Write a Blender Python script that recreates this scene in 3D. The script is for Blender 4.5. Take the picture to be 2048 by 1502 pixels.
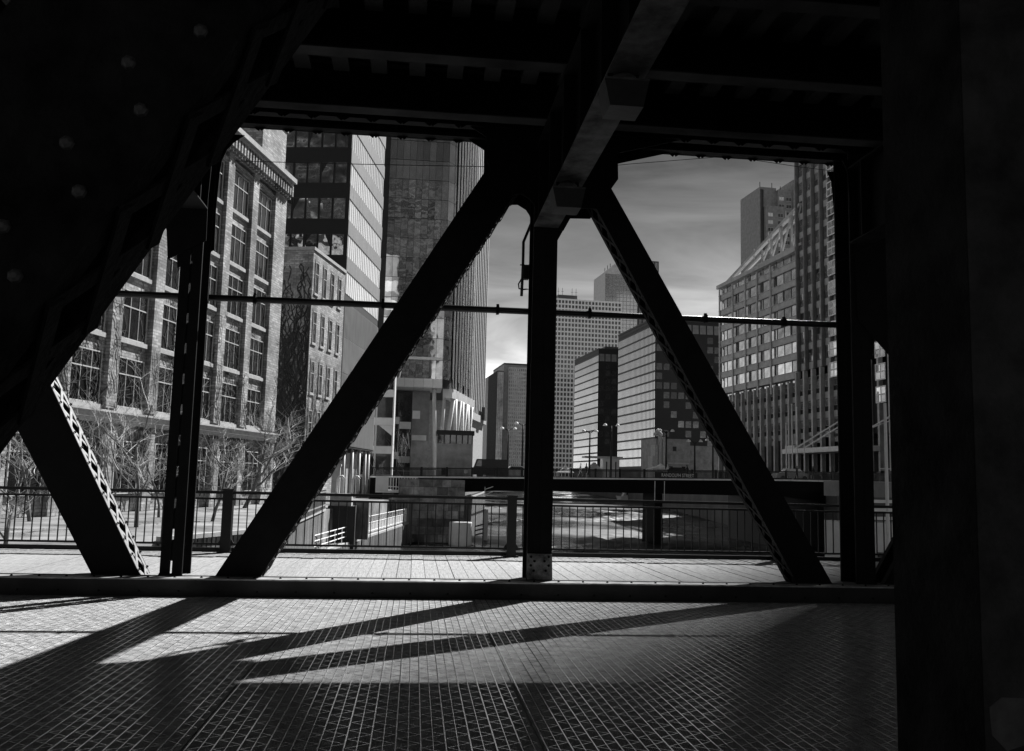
import bpy, math, random
from mathutils import Vector, Matrix
R = math.radians
random.seed(7)
SC = bpy.context.scene
for _o in list(bpy.data.objects): bpy.data.objects.remove(_o)
COL = SC.collection

# ------------------------------------------------------------------ camera
F_PX, YAW, PITCH, ROLL = 1800.0, R(6), math.atan(209/1800), .024
EYE = Vector((0, 0, 1.6))
CM = Matrix.Rotation(-YAW, 3, 'Z') @ Matrix.Rotation(math.pi/2+PITCH, 3, 'X') @ Matrix.Rotation(ROLL, 3, 'Z')
cam = bpy.data.cameras.new('camera'); camo = bpy.data.objects.new('camera', cam); COL.objects.link(camo)
cam.sensor_width = 36; cam.lens = 36*F_PX/2048; cam.clip_start = .05; cam.clip_end = 6000
camo.matrix_world = Matrix.Translation(EYE) @ CM.to_4x4()
SC.camera = camo

# ------------------------------------------------------------------ sky, sun, exposure (the photograph is black and white)
SUN_AZ, SUN_EL = R(37.8), R(41.8)
w = bpy.data.worlds.new('World'); SC.world = w; w.use_nodes = True
nt = w.node_tree; nt.nodes.clear()
def wn(t): return nt.nodes.new(t)
sky = wn('ShaderNodeTexSky'); sky.sky_type = 'NISHITA'; sky.sun_disc = False
sky.sun_elevation = SUN_EL; sky.sun_rotation = SUN_AZ; sky.air_density = 1.0; sky.dust_density = .35; sky.ozone_density = 1.0
sep = wn('ShaderNodeSeparateColor'); nt.links.new(sky.outputs[0], sep.inputs[0])
# red-filter black and white: mostly the red channel, a little green
mg = wn('ShaderNodeMath'); mg.operation = 'MULTIPLY'; mg.inputs[1].default_value = .1; nt.links.new(sep.outputs[1], mg.inputs[0])
mr = wn('ShaderNodeMath'); mr.operation = 'MULTIPLY_ADD'; mr.inputs[1].default_value = .9
nt.links.new(sep.outputs[0], mr.inputs[0]); nt.links.new(mg.outputs[0], mr.inputs[2])
# thin streaky cloud everywhere
tc = wn('ShaderNodeTexCoord'); mp = wn('ShaderNodeMapping'); mp.inputs['Scale'].default_value = (1.3, 1.3, 7.0); mp.inputs['Rotation'].default_value = (0, .12, 0)
nt.links.new(tc.outputs['Generated'], mp.inputs[0])
nz = wn('ShaderNodeTexNoise'); nz.inputs['Scale'].default_value = 2.3; nz.inputs['Detail'].default_value = 7; nz.inputs['Roughness'].default_value = .55; nz.inputs['Distortion'].default_value = .6
nt.links.new(mp.outputs[0], nz.inputs[0])
cr = wn('ShaderNodeMapRange'); cr.inputs[1].default_value = .38; cr.inputs[2].default_value = .72; cr.inputs[3].default_value = .68; cr.inputs[4].default_value = 1.5
nt.links.new(nz.outputs[0], cr.inputs[0])
mm = wn('ShaderNodeMath'); mm.operation = 'MULTIPLY'; nt.links.new(mr.outputs[0], mm.inputs[0]); nt.links.new(cr.outputs[0], mm.inputs[1])
# deep filtered sky with a bright hazy horizon, the same all the way round
sx = wn('ShaderNodeSeparateXYZ'); nt.links.new(tc.outputs['Generated'], sx.inputs[0])
fc = wn('ShaderNodeFloatCurve'); cv = fc.mapping.curves[0]
for i_, (a_, b_) in enumerate(((0,.95),(.139,.68),(.215,.36),(.30,.19),(.45,.13),(1,.09))):
    p_ = cv.points[i_] if i_ in (0,) else (cv.points[-1] if i_ == 5 else cv.points.new(a_, b_)); p_.location = (a_, b_)
fc.mapping.update(); nt.links.new(sx.outputs[2], fc.inputs[1])
m2 = wn('ShaderNodeMath'); m2.operation = 'MULTIPLY'; nt.links.new(mm.outputs[0], m2.inputs[0]); nt.links.new(fc.outputs[0], m2.inputs[1]); mm = m2
bg = wn('ShaderNodeBackground'); bg.inputs[1].default_value = .12; nt.links.new(mm.outputs[0], bg.inputs[0])
wo = wn('ShaderNodeOutputWorld'); nt.links.new(bg.outputs[0], wo.inputs[0])
sl = bpy.data.lights.new('sun', 'SUN'); sl.energy = 5.0; sl.angle = R(.53); sl.color = (1, 1, 1)
so = bpy.data.objects.new('sun', sl); COL.objects.link(so)
SDIR = Vector((math.sin(SUN_AZ)*math.cos(SUN_EL), math.cos(SUN_AZ)*math.cos(SUN_EL), math.sin(SUN_EL)))
so.rotation_euler = SDIR.to_track_quat('Z', 'Y').to_euler(); so.location = (40, 50, 80)
vs = SC.view_settings; vs.view_transform = 'Standard'; vs.look = 'None'; vs.gamma = 1; vs.exposure = 1.0; vs.use_curve_mapping = False
SC.cycles.max_bounces = 6; SC.cycles.diffuse_bounces = 3; SC.cycles.glossy_bounces = 4
SC.cycles.sample_clamp_indirect = 6

# ------------------------------------------------------------------ helpers
def ray(px, py): return CM @ Vector(((px-1024)/F_PX, -(py-751)/F_PX, -1))
def at_y(px, py, Y): d = ray(px, py); return EYE + d*(Y/d.y)
def at_z(px, py, Z): d = ray(px, py); return EYE + d*((Z-1.6)/d.z)
MATS = {}
def mat(name, v, rough=.7, metal=0., var=.25, scale=3., bump=0., bscale=None, spec=.5, rnd=0., stretch=(1,1,1), coords='Object', detail=5.):
    m = bpy.data.materials.new(name); m.use_nodes = True; MATS[name] = m
    t = m.node_tree; b = t.nodes['Principled BSDF']; L = t.links.new
    b.inputs['Roughness'].default_value = rough; b.inputs['Metallic'].default_value = metal
    b.inputs['Specular IOR Level'].default_value = spec
    c = t.nodes.new('ShaderNodeTexCoord'); mpn = t.nodes.new('ShaderNodeMapping'); mpn.inputs['Scale'].default_value = stretch
    L(c.outputs[coords], mpn.inputs[0])
    n = t.nodes.new('ShaderNodeTexNoise'); n.inputs['Scale'].default_value = scale; n.inputs['Detail'].default_value = detail; n.inputs['Roughness'].default_value = .65
    L(mpn.outputs[0], n.inputs[0])
    mr_ = t.nodes.new('ShaderNodeMapRange'); mr_.inputs[1].default_value = .3; mr_.inputs[2].default_value = .7
    mr_.inputs[3].default_value = v*(1-var); mr_.inputs[4].default_value = v*(1+var); L(n.outputs[0], mr_.inputs[0])
    out = mr_.outputs[0]
    if rnd:
        oi = t.nodes.new('ShaderNodeObjectInfo'); r2 = t.nodes.new('ShaderNodeMapRange')
        r2.inputs[3].default_value = 1-rnd; r2.inputs[4].default_value = 1+rnd; L(oi.outputs['Random'], r2.inputs[0])
        mu = t.nodes.new('ShaderNodeMath'); mu.operation = 'MULTIPLY'; L(out, mu.inputs[0]); L(r2.outputs[0], mu.inputs[1]); out = mu.outputs[0]
    L(out, b.inputs['Base Color'])
    if bump:
        bp = t.nodes.new('ShaderNodeBump'); bp.inputs['Strength'].default_value = bump; bp.inputs['Distance'].default_value = .02
        if bscale:
            n2 = t.nodes.new('ShaderNodeTexNoise'); n2.inputs['Scale'].default_value = bscale; n2.inputs['Detail'].default_value = 4; L(mpn.outputs[0], n2.inputs[0]); L(n2.outputs[0], bp.inputs['Height'])
        else: L(n.outputs[0], bp.inputs['Height'])
        L(bp.outputs[0], b.inputs['Normal'])
    return m
def glass(name, v, rough, metal, bump=.0, bscale=.6, var=.4, scale=.5, rnd=.3, spec=.8, bdist=.2):
    m = mat(name, v, rough, metal, var, scale, 0, spec=spec, rnd=rnd)
    t = m.node_tree; b = t.nodes['Principled BSDF']
    if bump:
        g = t.nodes.new('ShaderNodeNewGeometry'); n = t.nodes.new('ShaderNodeTexNoise'); n.inputs['Scale'].default_value = bscale; n.inputs['Detail'].default_value = 1.5
        t.links.new(g.outputs['Position'], n.inputs[0])
        bp = t.nodes.new('ShaderNodeBump'); bp.inputs['Strength'].default_value = bump; bp.inputs['Distance'].default_value = bdist
        t.links.new(n.outputs[0], bp.inputs['Height']); t.links.new(bp.outputs[0], b.inputs['Normal'])
    return m

def link(o, parent=None):
    COL.objects.link(o)
    if parent: o.parent = parent
    return o
def thing(name, label, cat, loc=(0,0,0), rz=0., group=None):
    o = bpy.data.objects.new(name, None); o.empty_display_size = .3; COL.objects.link(o)
    o.location = loc; o.rotation_euler = (0, 0, rz); o['label'] = label; o['category'] = cat
    if group: o['group'] = group
    return o
def tag(o, label, cat, group=None):
    o['label'] = label; o['category'] = cat
    if group: o['group'] = group
    return o
def wmat(o):
    m = Matrix.LocRotScale(o.location, o.rotation_euler, o.scale)
    return wmat(o.parent) @ m if o.parent else m

class MB:
    def __init__(s): s.v = []; s.f = []
    def add(s, vs, fs):
        k = len(s.v); s.v += [tuple(p) for p in vs]; s.f += [tuple(i+k for i in f) for f in fs]; return s
    def box(s, x0, x1, y0, y1, z0, z1):
        return s.add([(x0,y0,z0),(x1,y0,z0),(x1,y1,z0),(x0,y1,z0),(x0,y0,z1),(x1,y0,z1),(x1,y1,z1),(x0,y1,z1)],
                     [(0,3,2,1),(4,5,6,7),(0,1,5,4),(1,2,6,5),(2,3,7,6),(3,0,4,7)])
    def bar(s, p0, p1, w, h, up=(0,0,1)):
        p0, p1 = Vector(p0), Vector(p1); d = (p1-p0).normalized(); u = Vector(up)
        if abs(d.dot(u)) > .99: u = Vector((0,1,0))
        a = d.cross(u).normalized(); c = a.cross(d).normalized(); a *= w/2; c *= h/2
        vs = [p0-a-c, p0+a-c, p0+a+c, p0-a+c, p1-a-c, p1+a-c, p1+a+c, p1-a+c]
        return s.add(vs, [(0,1,2,3),(4,7,6,5),(0,4,5,1),(1,5,6,2),(2,6,7,3),(3,7,4,0)])
    def tube(s, pts, r, n=6, r1=None, cap=True):
        pts = [Vector(p) for p in pts]; m = len(pts); vs = []; fs = []; pa = None
        for i, p in enumerate(pts):
            d = (pts[min(i+1,m-1)]-pts[max(i-1,0)]).normalized()
            if pa is None:
                a = d.cross(Vector((0,0,1)))
                if a.length < .05: a = d.cross(Vector((1,0,0)))
            else: a = pa - d*pa.dot(d)
            a.normalize(); pa = a; b = d.cross(a)
            rr = r if r1 is None else r+(r1-r)*i/(m-1)
            for k in range(n):
                t = 2*math.pi*k/n; vs.append(p+a*(rr*math.cos(t))+b*(rr*math.sin(t)))
        for i in range(m-1):
            for k in range(n): fs.append((i*n+k, i*n+(k+1)%n, (i+1)*n+(k+1)%n, (i+1)*n+k))
        if cap: fs.append(tuple(range(n))[::-1]); fs.append(tuple((m-1)*n+k for k in range(n)))
        return s.add(vs, fs)
    def prism_xz(s, poly, y0, y1):          # polygon in x,z extruded along y
        n = len(poly); vs = [(x,y0,z) for x,z in poly]+[(x,y1,z) for x,z in poly]
        return s.add(vs, [tuple(range(n)), tuple(range(2*n-1,n-1,-1))]+[(i,i+n,(i+1)%n+n,(i+1)%n) for i in range(n)])
    def prism_xy(s, poly, z0, z1):
        n = len(poly); vs = [(x,y,z0) for x,y in poly]+[(x,y,z1) for x,y in poly]
        return s.add(vs, [tuple(range(n))[::-1], tuple(range(n,2*n))]+[(i,(i+1)%n,(i+1)%n+n,i+n) for i in range(n)])
    def lathe(s, prof, n=16, c=(0,0,0)):
        vs = []; fs = []
        for r, z in prof:
            for k in range(n): t = 2*math.pi*k/n; vs.append((c[0]+r*math.cos(t), c[1]+r*math.sin(t), c[2]+z))
        for i in range(len(prof)-1):
            for k in range(n): fs.append((i*n+k, i*n+(k+1)%n, (i+1)*n+(k+1)%n, (i+1)*n+k))
        fs.append(tuple(range(n))[::-1]); fs.append(tuple((len(prof)-1)*n+k for k in range(n)))
        return s.add(vs, fs)
    def mesh(s, name, m, smooth=False):
        me = bpy.data.meshes.new(name); me.from_pydata(s.v, [], s.f); me.update()
        if m: me.materials.append(MATS[m] if isinstance(m, str) else m)
        if smooth:
            for p in me.polygons: p.use_smooth = True
        return me
    def build(s, name, m, parent=None, world=True, smooth=False, kind=None):
        if parent is not None and world:
            inv = wmat(parent).inverted(); s.v = [tuple(inv @ Vector(p)) for p in s.v]
        o = bpy.data.objects.new(name, s.mesh(name, m, smooth)); link(o, parent)
        if kind: o['kind'] = kind
        return o
def inst(name, me, parent=None, loc=(0,0,0), rot=(0,0,0), sc=(1,1,1)):
    o = bpy.data.objects.new(name, me); o.location = loc; o.rotation_euler = rot; o.scale = sc; return link(o, parent)
def B(*a): return MB().box(*a)

# ------------------------------------------------------------------ materials (greys: the photograph is monochrome)
mat('steel', .004, .65, 0, .5, 4, .25, spec=.1)
mat('steel_plate', .015, .6, 0, .6, 2.5, .5, spec=.3)
mat('steel_lit_front', .024, .8, 0, .6, 5, .5, 40, spec=.1)
mat('rivet_glint', .028, .6, 0, .7, 30, .2)  # paler than the plate, imitating glints on the rivet heads
mat('steel_near', .009, .85, 0, .8, 5, .6, 40, spec=.05)
mat('beam_flange', .055, .8, 0, 1.0, 2.4, .3, detail=8, spec=.1)
mat('stringer_flange', .03, .8, 0, 1.0, .42, .1, detail=6, spec=.05)  # noise patches imitate short lit stretches on the stringers
mat('rail_paint', .008, .35, 0, .4, 8, .1, spec=.25)
mat('steel_sunlit', .2, .6, 0, .4, 6, .2)  # lighter copy of the steel, direct sun put into its colour
mat('curb_top_sunlit', .28, .6, .1, .5, 5, .2)
mat('rusty', .11, .85, 0, .9, 9, .6)
mat('deck_fill', .31, .72, 0, .5, 7, .8, 70, spec=.15, detail=9)
mat('deck_bar', .95, .2, 1.0, .35, 6, .15)
mat('plank', .265, .85, 0, .42, 3.2, .6, rnd=.08, stretch=(14, 1.2, 1), detail=8)
mat('brick', .33, .92, 0, .3, 5, 1.0, 9, detail=9)
def brickify(m, bw=.52, bh=.19, mortar=.03):
    t = m.node_tree; b = t.nodes['Principled BSDF']; L = t.links.new
    c = t.nodes.new('ShaderNodeTexCoord'); s = t.nodes.new('ShaderNodeSeparateXYZ'); L(c.outputs['Object'], s.inputs[0])
    ad = t.nodes.new('ShaderNodeMath'); L(s.outputs[0], ad.inputs[0]); L(s.outputs[1], ad.inputs[1])
    cb = t.nodes.new('ShaderNodeCombineXYZ'); L(ad.outputs[0], cb.inputs[0]); L(s.outputs[2], cb.inputs[1])
    bt_ = t.nodes.new('ShaderNodeTexBrick'); bt_.inputs['Scale'].default_value = 1; bt_.inputs['Brick Width'].default_value = bw; bt_.inputs['Row Height'].default_value = bh; bt_.inputs['Mortar Size'].default_value = mortar
    bt_.inputs['Color1'].default_value = (.55,.55,.55,1); bt_.inputs['Color2'].default_value = (1.25,1.25,1.25,1); bt_.inputs['Mortar'].default_value = (.6,.6,.6,1); L(cb.outputs[0], bt_.inputs[0])
    st_ = t.nodes.new('ShaderNodeTexNoise'); st_.inputs['Scale'].default_value = .35; st_.inputs['Detail'].default_value = 6; L(c.outputs['Object'], st_.inputs[0])
    sr = t.nodes.new('ShaderNodeMapRange'); sr.inputs[1].default_value = .35; sr.inputs[2].default_value = .65; sr.inputs[3].default_value = .5; sr.inputs[4].default_value = 1.35; L(st_.outputs[0], sr.inputs[0])
    src = b.inputs['Base Color'].links[0].from_socket
    m1 = t.nodes.new('ShaderNodeMath'); m1.operation = 'MULTIPLY'; L(src, m1.inputs[0]); L(bt_.outputs['Color'], m1.inputs[1])
    m2_ = t.nodes.new('ShaderNodeMath'); m2_.operation = 'MULTIPLY'; L(m1.outputs[0], m2_.inputs[0]); L(sr.outputs[0], m2_.inputs[1])
    L(m2_.outputs[0], b.inputs['Base Color'])
brickify(MATS['brick'])
mat('brick_dark', .12, .92, 0, .5, 1.5, .8, 9, detail=9)
mat('stone', .34, .9, 0, .25, 2.2, .6, detail=8)
mat('stone_old', .16, .95, 0, .75, 1.0, .8, rnd=.55, detail=8)
mat('concrete', .25, .92, 0, .35, .8, .5, detail=9)
mat('white_paint', .75, .6, 0, .12, 2, .1)
mat('white_panel', .62, .5, 0, .12, .8, .05, rnd=.1)
mat('white_grid', .9, .7, 0, .08, .4)
mat('metal_clad', .3, .42, .35, .2, .9, .12, stretch=(3,3,.3))
mat('dark_clad', .035, .5, 0, .4, 1.5)
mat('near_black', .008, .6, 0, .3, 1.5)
mat('grey_clad', .4, .55, .1, .25, .6, .05)
mat('mid_clad', .2, .6, .1, .3, .6, .05)
mat('soil', .17, .95, 0, .85, .4, .7, 6, detail=9)
mat('ground', .12, .95, 0, .35, .1, .4)
mat('timber', .13, .9, 0, .6, 2, .6, rnd=.4, stretch=(6,6,.6))
mat('bark', .12, .9, 0, .6, 6, .6)
mat('twig', .42, .8, 0, .45, 3, .2)
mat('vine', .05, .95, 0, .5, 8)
mat('cloth_dark', .03, .9, 0, .3, 20)
mat('cloth_light', .5, .9, 0, .3, 20)
mat('muntin', .4, .6, 0, .2, 5)
mat('rubber', .02, .8, 0, .2, 9)
glass('glass_west', .5, .08, .55, .05, .4, .3, .3, .2)
glass('glass_loft', .02, .1, .0, .12, 1.2, .7, 1.1, .6, 1.0)
glass('glass_bright', .85, .15, .2, .0, .35, .1, .3, .1)  # near-white base stands in for sky reflected in the glass
glass('glass_mid', .55, .05, .85, .12, .5, .5, .35, .45)
glass('glass_tower', .5, .03, .92, .07, .5, .3, .25, .3)
glass('glass_dark', .05, .06, .5, .1, .6, .6, .4, .5)
glass('glass_slab', .42, .1, .85, .0, .4, .1, .3, .08)
glass('glass_far', .22, .1, .2, .0, 1, .9, .25, .5)
glass('glass_warp', .45, .03, .95, .6, .55, .2, .6, .3, bdist=.35)
# river water: dark, glossy, broken by wind ripples
def water():
    m = bpy.data.materials.new('water'); m.use_nodes = True; MATS['water'] = m; t = m.node_tree; b = t.nodes['Principled BSDF']; L = t.links.new
    b.inputs['Base Color'].default_value = (.012,.012,.012,1); b.inputs['Roughness'].default_value = .07; b.inputs['IOR'].default_value = 1.6
    g = t.nodes.new('ShaderNodeNewGeometry'); h = None
    for sc, st, wt in ((.16, (1,1.5,1), 1.0), (.5, (1,1.7,1), .7), (3.2, (1,1.3,1), .1)):
        mp_ = t.nodes.new('ShaderNodeMapping'); mp_.inputs['Scale'].default_value = st; mp_.inputs['Rotation'].default_value = (0,0,.4*sc); L(g.outputs['Position'], mp_.inputs[0])
        n = t.nodes.new('ShaderNodeTexNoise'); n.inputs['Scale'].default_value = sc; n.inputs['Detail'].default_value = 3; L(mp_.outputs[0], n.inputs[0])
        mu = t.nodes.new('ShaderNodeMath'); mu.operation = 'MULTIPLY_ADD'; mu.inputs[1].default_value = wt
        L(n.outputs[0], mu.inputs[0])
        if h: L(h, mu.inputs[2])
        else: mu.inputs[2].default_value = 0
        h = mu.outputs[0]
    # calmer and rougher patches
    np_ = t.nodes.new('ShaderNodeTexNoise'); np_.inputs['Scale'].default_value = .045; np_.inputs['Detail'].default_value = 3
    mpp = t.nodes.new('ShaderNodeMapping'); mpp.inputs['Scale'].default_value = (1,.55,1); mpp.inputs['Location'].default_value = (3,0,0); L(g.outputs['Position'], mpp.inputs[0]); L(mpp.outputs[0], np_.inputs[0])
    rs = t.nodes.new('ShaderNodeMapRange'); rs.inputs[1].default_value = .38; rs.inputs[2].default_value = .62; rs.inputs[3].default_value = .3; rs.inputs[4].default_value = 1.0; L(np_.outputs[0], rs.inputs[0])
    rr_ = t.nodes.new('ShaderNodeMapRange'); rr_.inputs[1].default_value = .42; rr_.inputs[2].default_value = .58; rr_.inputs[3].default_value = .08; rr_.inputs[4].default_value = .5
    L(np_.outputs[0], rr_.inputs[0]); L(rr_.outputs[0], b.inputs['Roughness'])       # unresolved wind ripples scatter the sun
    bp = t.nodes.new('ShaderNodeBump'); bp.inputs['Distance'].default_value = .1; L(h, bp.inputs['Height']); L(rs.outputs[0], bp.inputs['Strength']); L(bp.outputs[0], b.inputs['Normal'])
water()
RIVET = MB().lathe([(.019,0),(.016,.009),(.008,.014)], 7).mesh('rivet', 'rivet_glint')
# ================================================================== THE SETTING
WZ = -5.5
from mathutils import noise as NO
rv = MB(); rv.add([(-60,16.9,WZ),(400,16.9,WZ),(400,70,WZ),(-60,70,WZ)], [(0,1,2,3)]); rv.add([(-60,250,WZ),(400,250,WZ),(400,2500,WZ),(-60,2500,WZ)], [(0,1,2,3)])
rv.add([(75,70,WZ),(400,70,WZ),(400,250,WZ),(75,250,WZ)], [(0,1,2,3)]); rv.add([(-60,70,WZ),(-9,70,WZ),(-9,250,WZ),(-60,250,WZ)], [(0,1,2,3)])
gx = [-9+84*i/190 for i in range(191)]; gy = [70+180*(j/230)**1.15 for j in range(231)]; gv = []; gf = []
for j, y in enumerate(gy):
    for i, x in enumerate(gx):                     # wind ripples, stronger in patches
        e = min(1, (y-70)/6, (250-y)/20, (x+9)/3, (75-x)/3); pa = NO.noise((x*.05, y*.028, 3.3))
        A = e*(.05+.26*max(0, min(1, .5+3.0*pa)))
        h_ = NO.noise((x*.5, y*.26, 0))+.55*NO.noise((x*1.1+7, y*.5, 1.7))
        gv.append((x, y, WZ+A*h_))
for j in range(230):
    for i in range(190): a_ = j*191+i; gf.append((a_, a_+1, a_+192, a_+191))
rv.add(gv, gf)
rvo = rv.build('river', 'water', smooth=True); rvo['kind'] = 'structure'; rvo['label'] = 'dark rippled river between the two banks'
lb = MB().prism_xy([(-900,17.2),(-11.2,17.2),(-8.9,33.2),(-6.0,40.5),(-6.4,64),(-2.6,98),(5.8,107),(11.8,160),(16.2,210),(30,400),(56,760),(60,2500),(-900,2500)], -9, -.82)
o = lb.build('left_bank', 'soil'); o['kind'] = 'structure'
qw = thing('quay_wall', 'dark timber sheet pile wall along the left bank under the far bridge', 'wall', (5.8, 107, WZ))
_E = [(-2.6,98.2),(5.9,106.9),(11.9,160),(16.3,210),(30.1,400)]; _pm = B(-.2,.2,-.12,.12,-3,4.7).mesh('pile', 'timber')
for i in range(4):
    a, b = Vector((*_E[i],0)), Vector((*_E[i+1],0)); d = b-a; L_ = d.length; d /= L_; nr = Vector((d.y,-d.x,0))*.2; k = .2
    MB().bar(a+nr*.6+Vector((0,0,-3)), b+nr*.6+Vector((0,0,-3)), .16, 5.2).build('backing', 'near_black', qw)
    while k < L_ and len(qw.children) < 150: inst('pile', _pm, qw, a+d*k+nr*1.4-qw.location+Vector((0,0,WZ)), (0,0,math.atan2(d.y,d.x))); k += .46 if i == 0 else .7
    MB().bar(a+nr+Vector((0,0,-.72)), b+nr+Vector((0,0,-.72)), .5, .2).build('cap', 'concrete', qw)
rb = MB().prism_xy([(49,101),(50.5,122),(64,205),(86,340),(112,640),(180,760),(60.1,790),(60.1,2600),(1500,2600),(1500,101)], -9, 1.2)
o = rb.build('right_bank', 'ground'); o['kind'] = 'structure'
# streets on the left bank stand higher than the river terrace
o = MB().prism_xy([(-600,122),(-9,122),(-3.4,104.0),(5.4,108),(11.3,160),(15.7,210),(29.5,400),(55,760),(55,2400),(-600,2400)], -.85, 1.55).build('street_pavement', 'ground'); o['kind'] = 'structure'

# ------------------------------------------------------------------ roadway of the bridge: filled steel grating panels
def bridge_slab():
    o = B(-16, 18, -6, 12.33, -.5, -.06).build('roadway', 'near_black'); o['kind'] = 'structure'; o['label'] = 'steel grating roadway of the bridge'
    return o
road = bridge_slab()
PW = 2.12
pm = B(.004, PW-.004, -1.0, 12.31, -.06, -.002).mesh('deck_panel', 'deck_fill')
bars = MB(); nb = 28; pit = PW/nb
for i in range(nb):
    x = .02+i*pit
    if i % 2 == 0: bars.box(x, x+.008, -1.0, 12.30, -.006, .0022)
    else: bars.box(x+.001, x+.006, -1.0, 12.30, -.006, .0006)
yy = -1.0; zs = .19
for i in range(0, nb-1, 2):                     # bent connecting bars between the main bars
    x0 = .02+i*pit+.011; x1 = .02+(i+2)*pit if i+2 < nb else PW-.02
    y = 2.0
    while y < 12.25:
        bars.bar((x0, y, -.0035), (x1, y+zs/2, -.0035), .005, .008); bars.bar((x1, y+zs/2, -.0035), (x0, min(y+zs,12.3), -.0035), .005, .008); y += zs
bme = bars.mesh('grating_bars', 'deck_bar')
for k in range(-5, 6):
    X = .83+k*PW
    p = inst('deck_panel', pm, road, (X, 0, 0)); b = inst('grating_bars', bme, p); b['kind'] = 'stuff'

# ------------------------------------------------------------------ sidewalk of planks
SZ = .21
side = B(-14, 16, 12.9, 16.9, -.35, SZ-.055).build('sidewalk', 'near_black'); side['kind'] = 'structure'
PL = [B(0, .196, 12.66, 16.86, SZ-.05, SZ+dz).mesh('plank', 'plank') for dz in (0, .004, -.004, .002)]
k = 0; x = -10.4
while x < 12.2:
    inst('plank', PL[random.randrange(4)], side, (x+random.uniform(-.002,.002), 0, 0)); x += .204
B(-14, 16, 16.87, 16.93, -.6, SZ+.03).build('edge_angle', 'rail_paint', side)

# ------------------------------------------------------------------ truss of the bridge: built-up members with lacing and rivets
XN = [-7.8, -3.18, 1.77, 6.54, 11.2]          # panel points; tops at XN[0], XN[2], XN[4]
def diag_lines(kind, i):
    # lower-right / upper-left edge lines taken as (x at z=.25, x at z=6.0)
    dx = XN[i]-XN[2 if kind == '/' else 2]
    return dx
def lacing(parent, a0, a1, y0, y1, nrm, step, mname='steel_sunlit'):
    """zigzag bars on a face: a0->a1 axis (x,z), between y0 and y1; nrm=(nx,nz) outward"""
    a0, a1 = Vector((a0[0],0,a0[1])), Vector((a1[0],0,a1[1])); L = (a1-a0).length; d = (a1-a0)/L; n = int(L/step); N = Vector((nrm[0],0,nrm[1]))
    me = {}
    for k in range(n):
        p = a0+d*(k*step); q = a0+d*((k+1)*step)
        for s in (0, 1):
            pa = Vector((p.x, y0 if s == 0 else y1, p.z)); pb = Vector((q.x, y1 if s == 0 else y0, q.z))
            if s not in me:
                off = N*(.004+.009*s); v = pb-pa
                m = MB().bar(off-v.normalized()*.02, v+off+v.normalized()*.02, .055, .009, N)
                for t in (0,1):
                    for e in (0,1):
                        pass
                me[s] = m.mesh('lacing_bar', mname)
            inst('lacing_bar', me[s], parent, tuple(wmat(parent).inverted() @ pa))
def rivets(parent, pts, normal=(0,-1,0), scale=1., me=None):
    q = Vector(normal).to_track_quat('Z', 'Y').to_euler(); inv = wmat(parent).inverted()
    for p in pts: inst('rivet', me or RIVET, parent, tuple(inv @ Vector(p)), q, (scale,)*3)
def diagonal(root, lr, ul, yf, yb, z0, z1, faces, mplate='steel', near=False, mlat='steel'):
    """lr/ul: ((x,z),(x,z)) edge lines; faces lists which edge faces get lacing"""
    def X(l, z): (xa,za),(xb,zb) = l; return xa+(xb-xa)*(z-za)/(zb-za)
    m = MB(); t = .022; fl = MB()
    poly = [(X(ul,z0),z0),(X(lr,z0),z0),(X(lr,z1),z1),(X(ul,z1),z1)]
    m.prism_xz(poly, yf, yf+t); m.prism_xz(poly, yb-t, yb)
    for l, sgn in ((lr, -1), (ul, 1)):
        e = .006
        for ya, yc in ((yf+t, yf+t+.075), (yb-t-.075, yb-t)):
            fl.prism_xz([(X(l,z0),z0),(X(l,z0)+sgn*.026,z0),(X(l,z1)+sgn*.026,z1),(X(l,z1),z1)], ya, yc)
    # inner stiffening web so the member reads solid from the front
    c = [((lr[0][0]+ul[0][0])/2, lr[0][1]), ((lr[1][0]+ul[1][0])/2, lr[1][1])]
    o = m.build('diagonal', mplate, root); fl.build('flange', mlat, o)
    for f in faces:
        l = lr if f == 'lr' else ul
        d = Vector((l[1][0]-l[0][0], l[1][1]-l[0][1])).normalized(); n = (d.y, -d.x)
        if f == 'ul': n = (-d.y, d.x)
        lacing(o, (X(l,z0),z0), (X(l,z1),z1), yf+.05, yb-.05, n, .30, mlat)
    return o
def post(root, xc, w, yf, yb, z0, z1, gap=.001, m='steel', bevel_base=True):
    mb = MB(); h = w/2; t = .018
    for s in (-1, 1):
        xa, xb = sorted((xc+s*h, xc+s*(h-t)))
        if bevel_base: mb.box(xa, xb, yf, yf+.035, z0, z1); (mb.box(xa, xb, yb-.035, yb, z0, z1) if s > 0 or gap < .01 else None)       # open, laced sides
        else: mb.box(xa, xb, yf, yb, z0, z1)                                                        # solid web
        xa, xb = sorted((xc+s*(h-t), xc+s*gap)); mb.box(xa, xb, yf+.001, yf+t, z0, z1)              # front flange
        xa, xb = sorted((xc+s*(h-t), xc+s*.002))
        if gap > .01 and s < 0: xa = xc-.085
        mb.box(xa, xb, yb-t, yb-.001, z0, z1)                                                       # back flange
    o = mb.build('post', m, root)
    z = z0+.5; k = 0
    bm = B(-w*.4, w*.4, 0, .012, -.14, .14).mesh('batten_plate', m); inv = wmat(o).inverted()
    while z < z1-.3:
        inst('batten_plate', bm, o, tuple(inv @ Vector((xc, yf+t+.002, z)))); z += .42
    f = MB()
    if bevel_base:                                                                                  # spreading foot
        f.prism_xz([(xc-h-.06,z0),(xc+h+.06,z0),(xc+h+.004,z0+.2),(xc-h-.004,z0+.2)], yf-.012, yf-.001)
        f.build('foot_plate', m, o)
    return o
def poly_plate(root, name, poly, y0, y1, m='steel'):
    return MB().prism_xz(poly, y0, y1).build(name, m, root)

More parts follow.
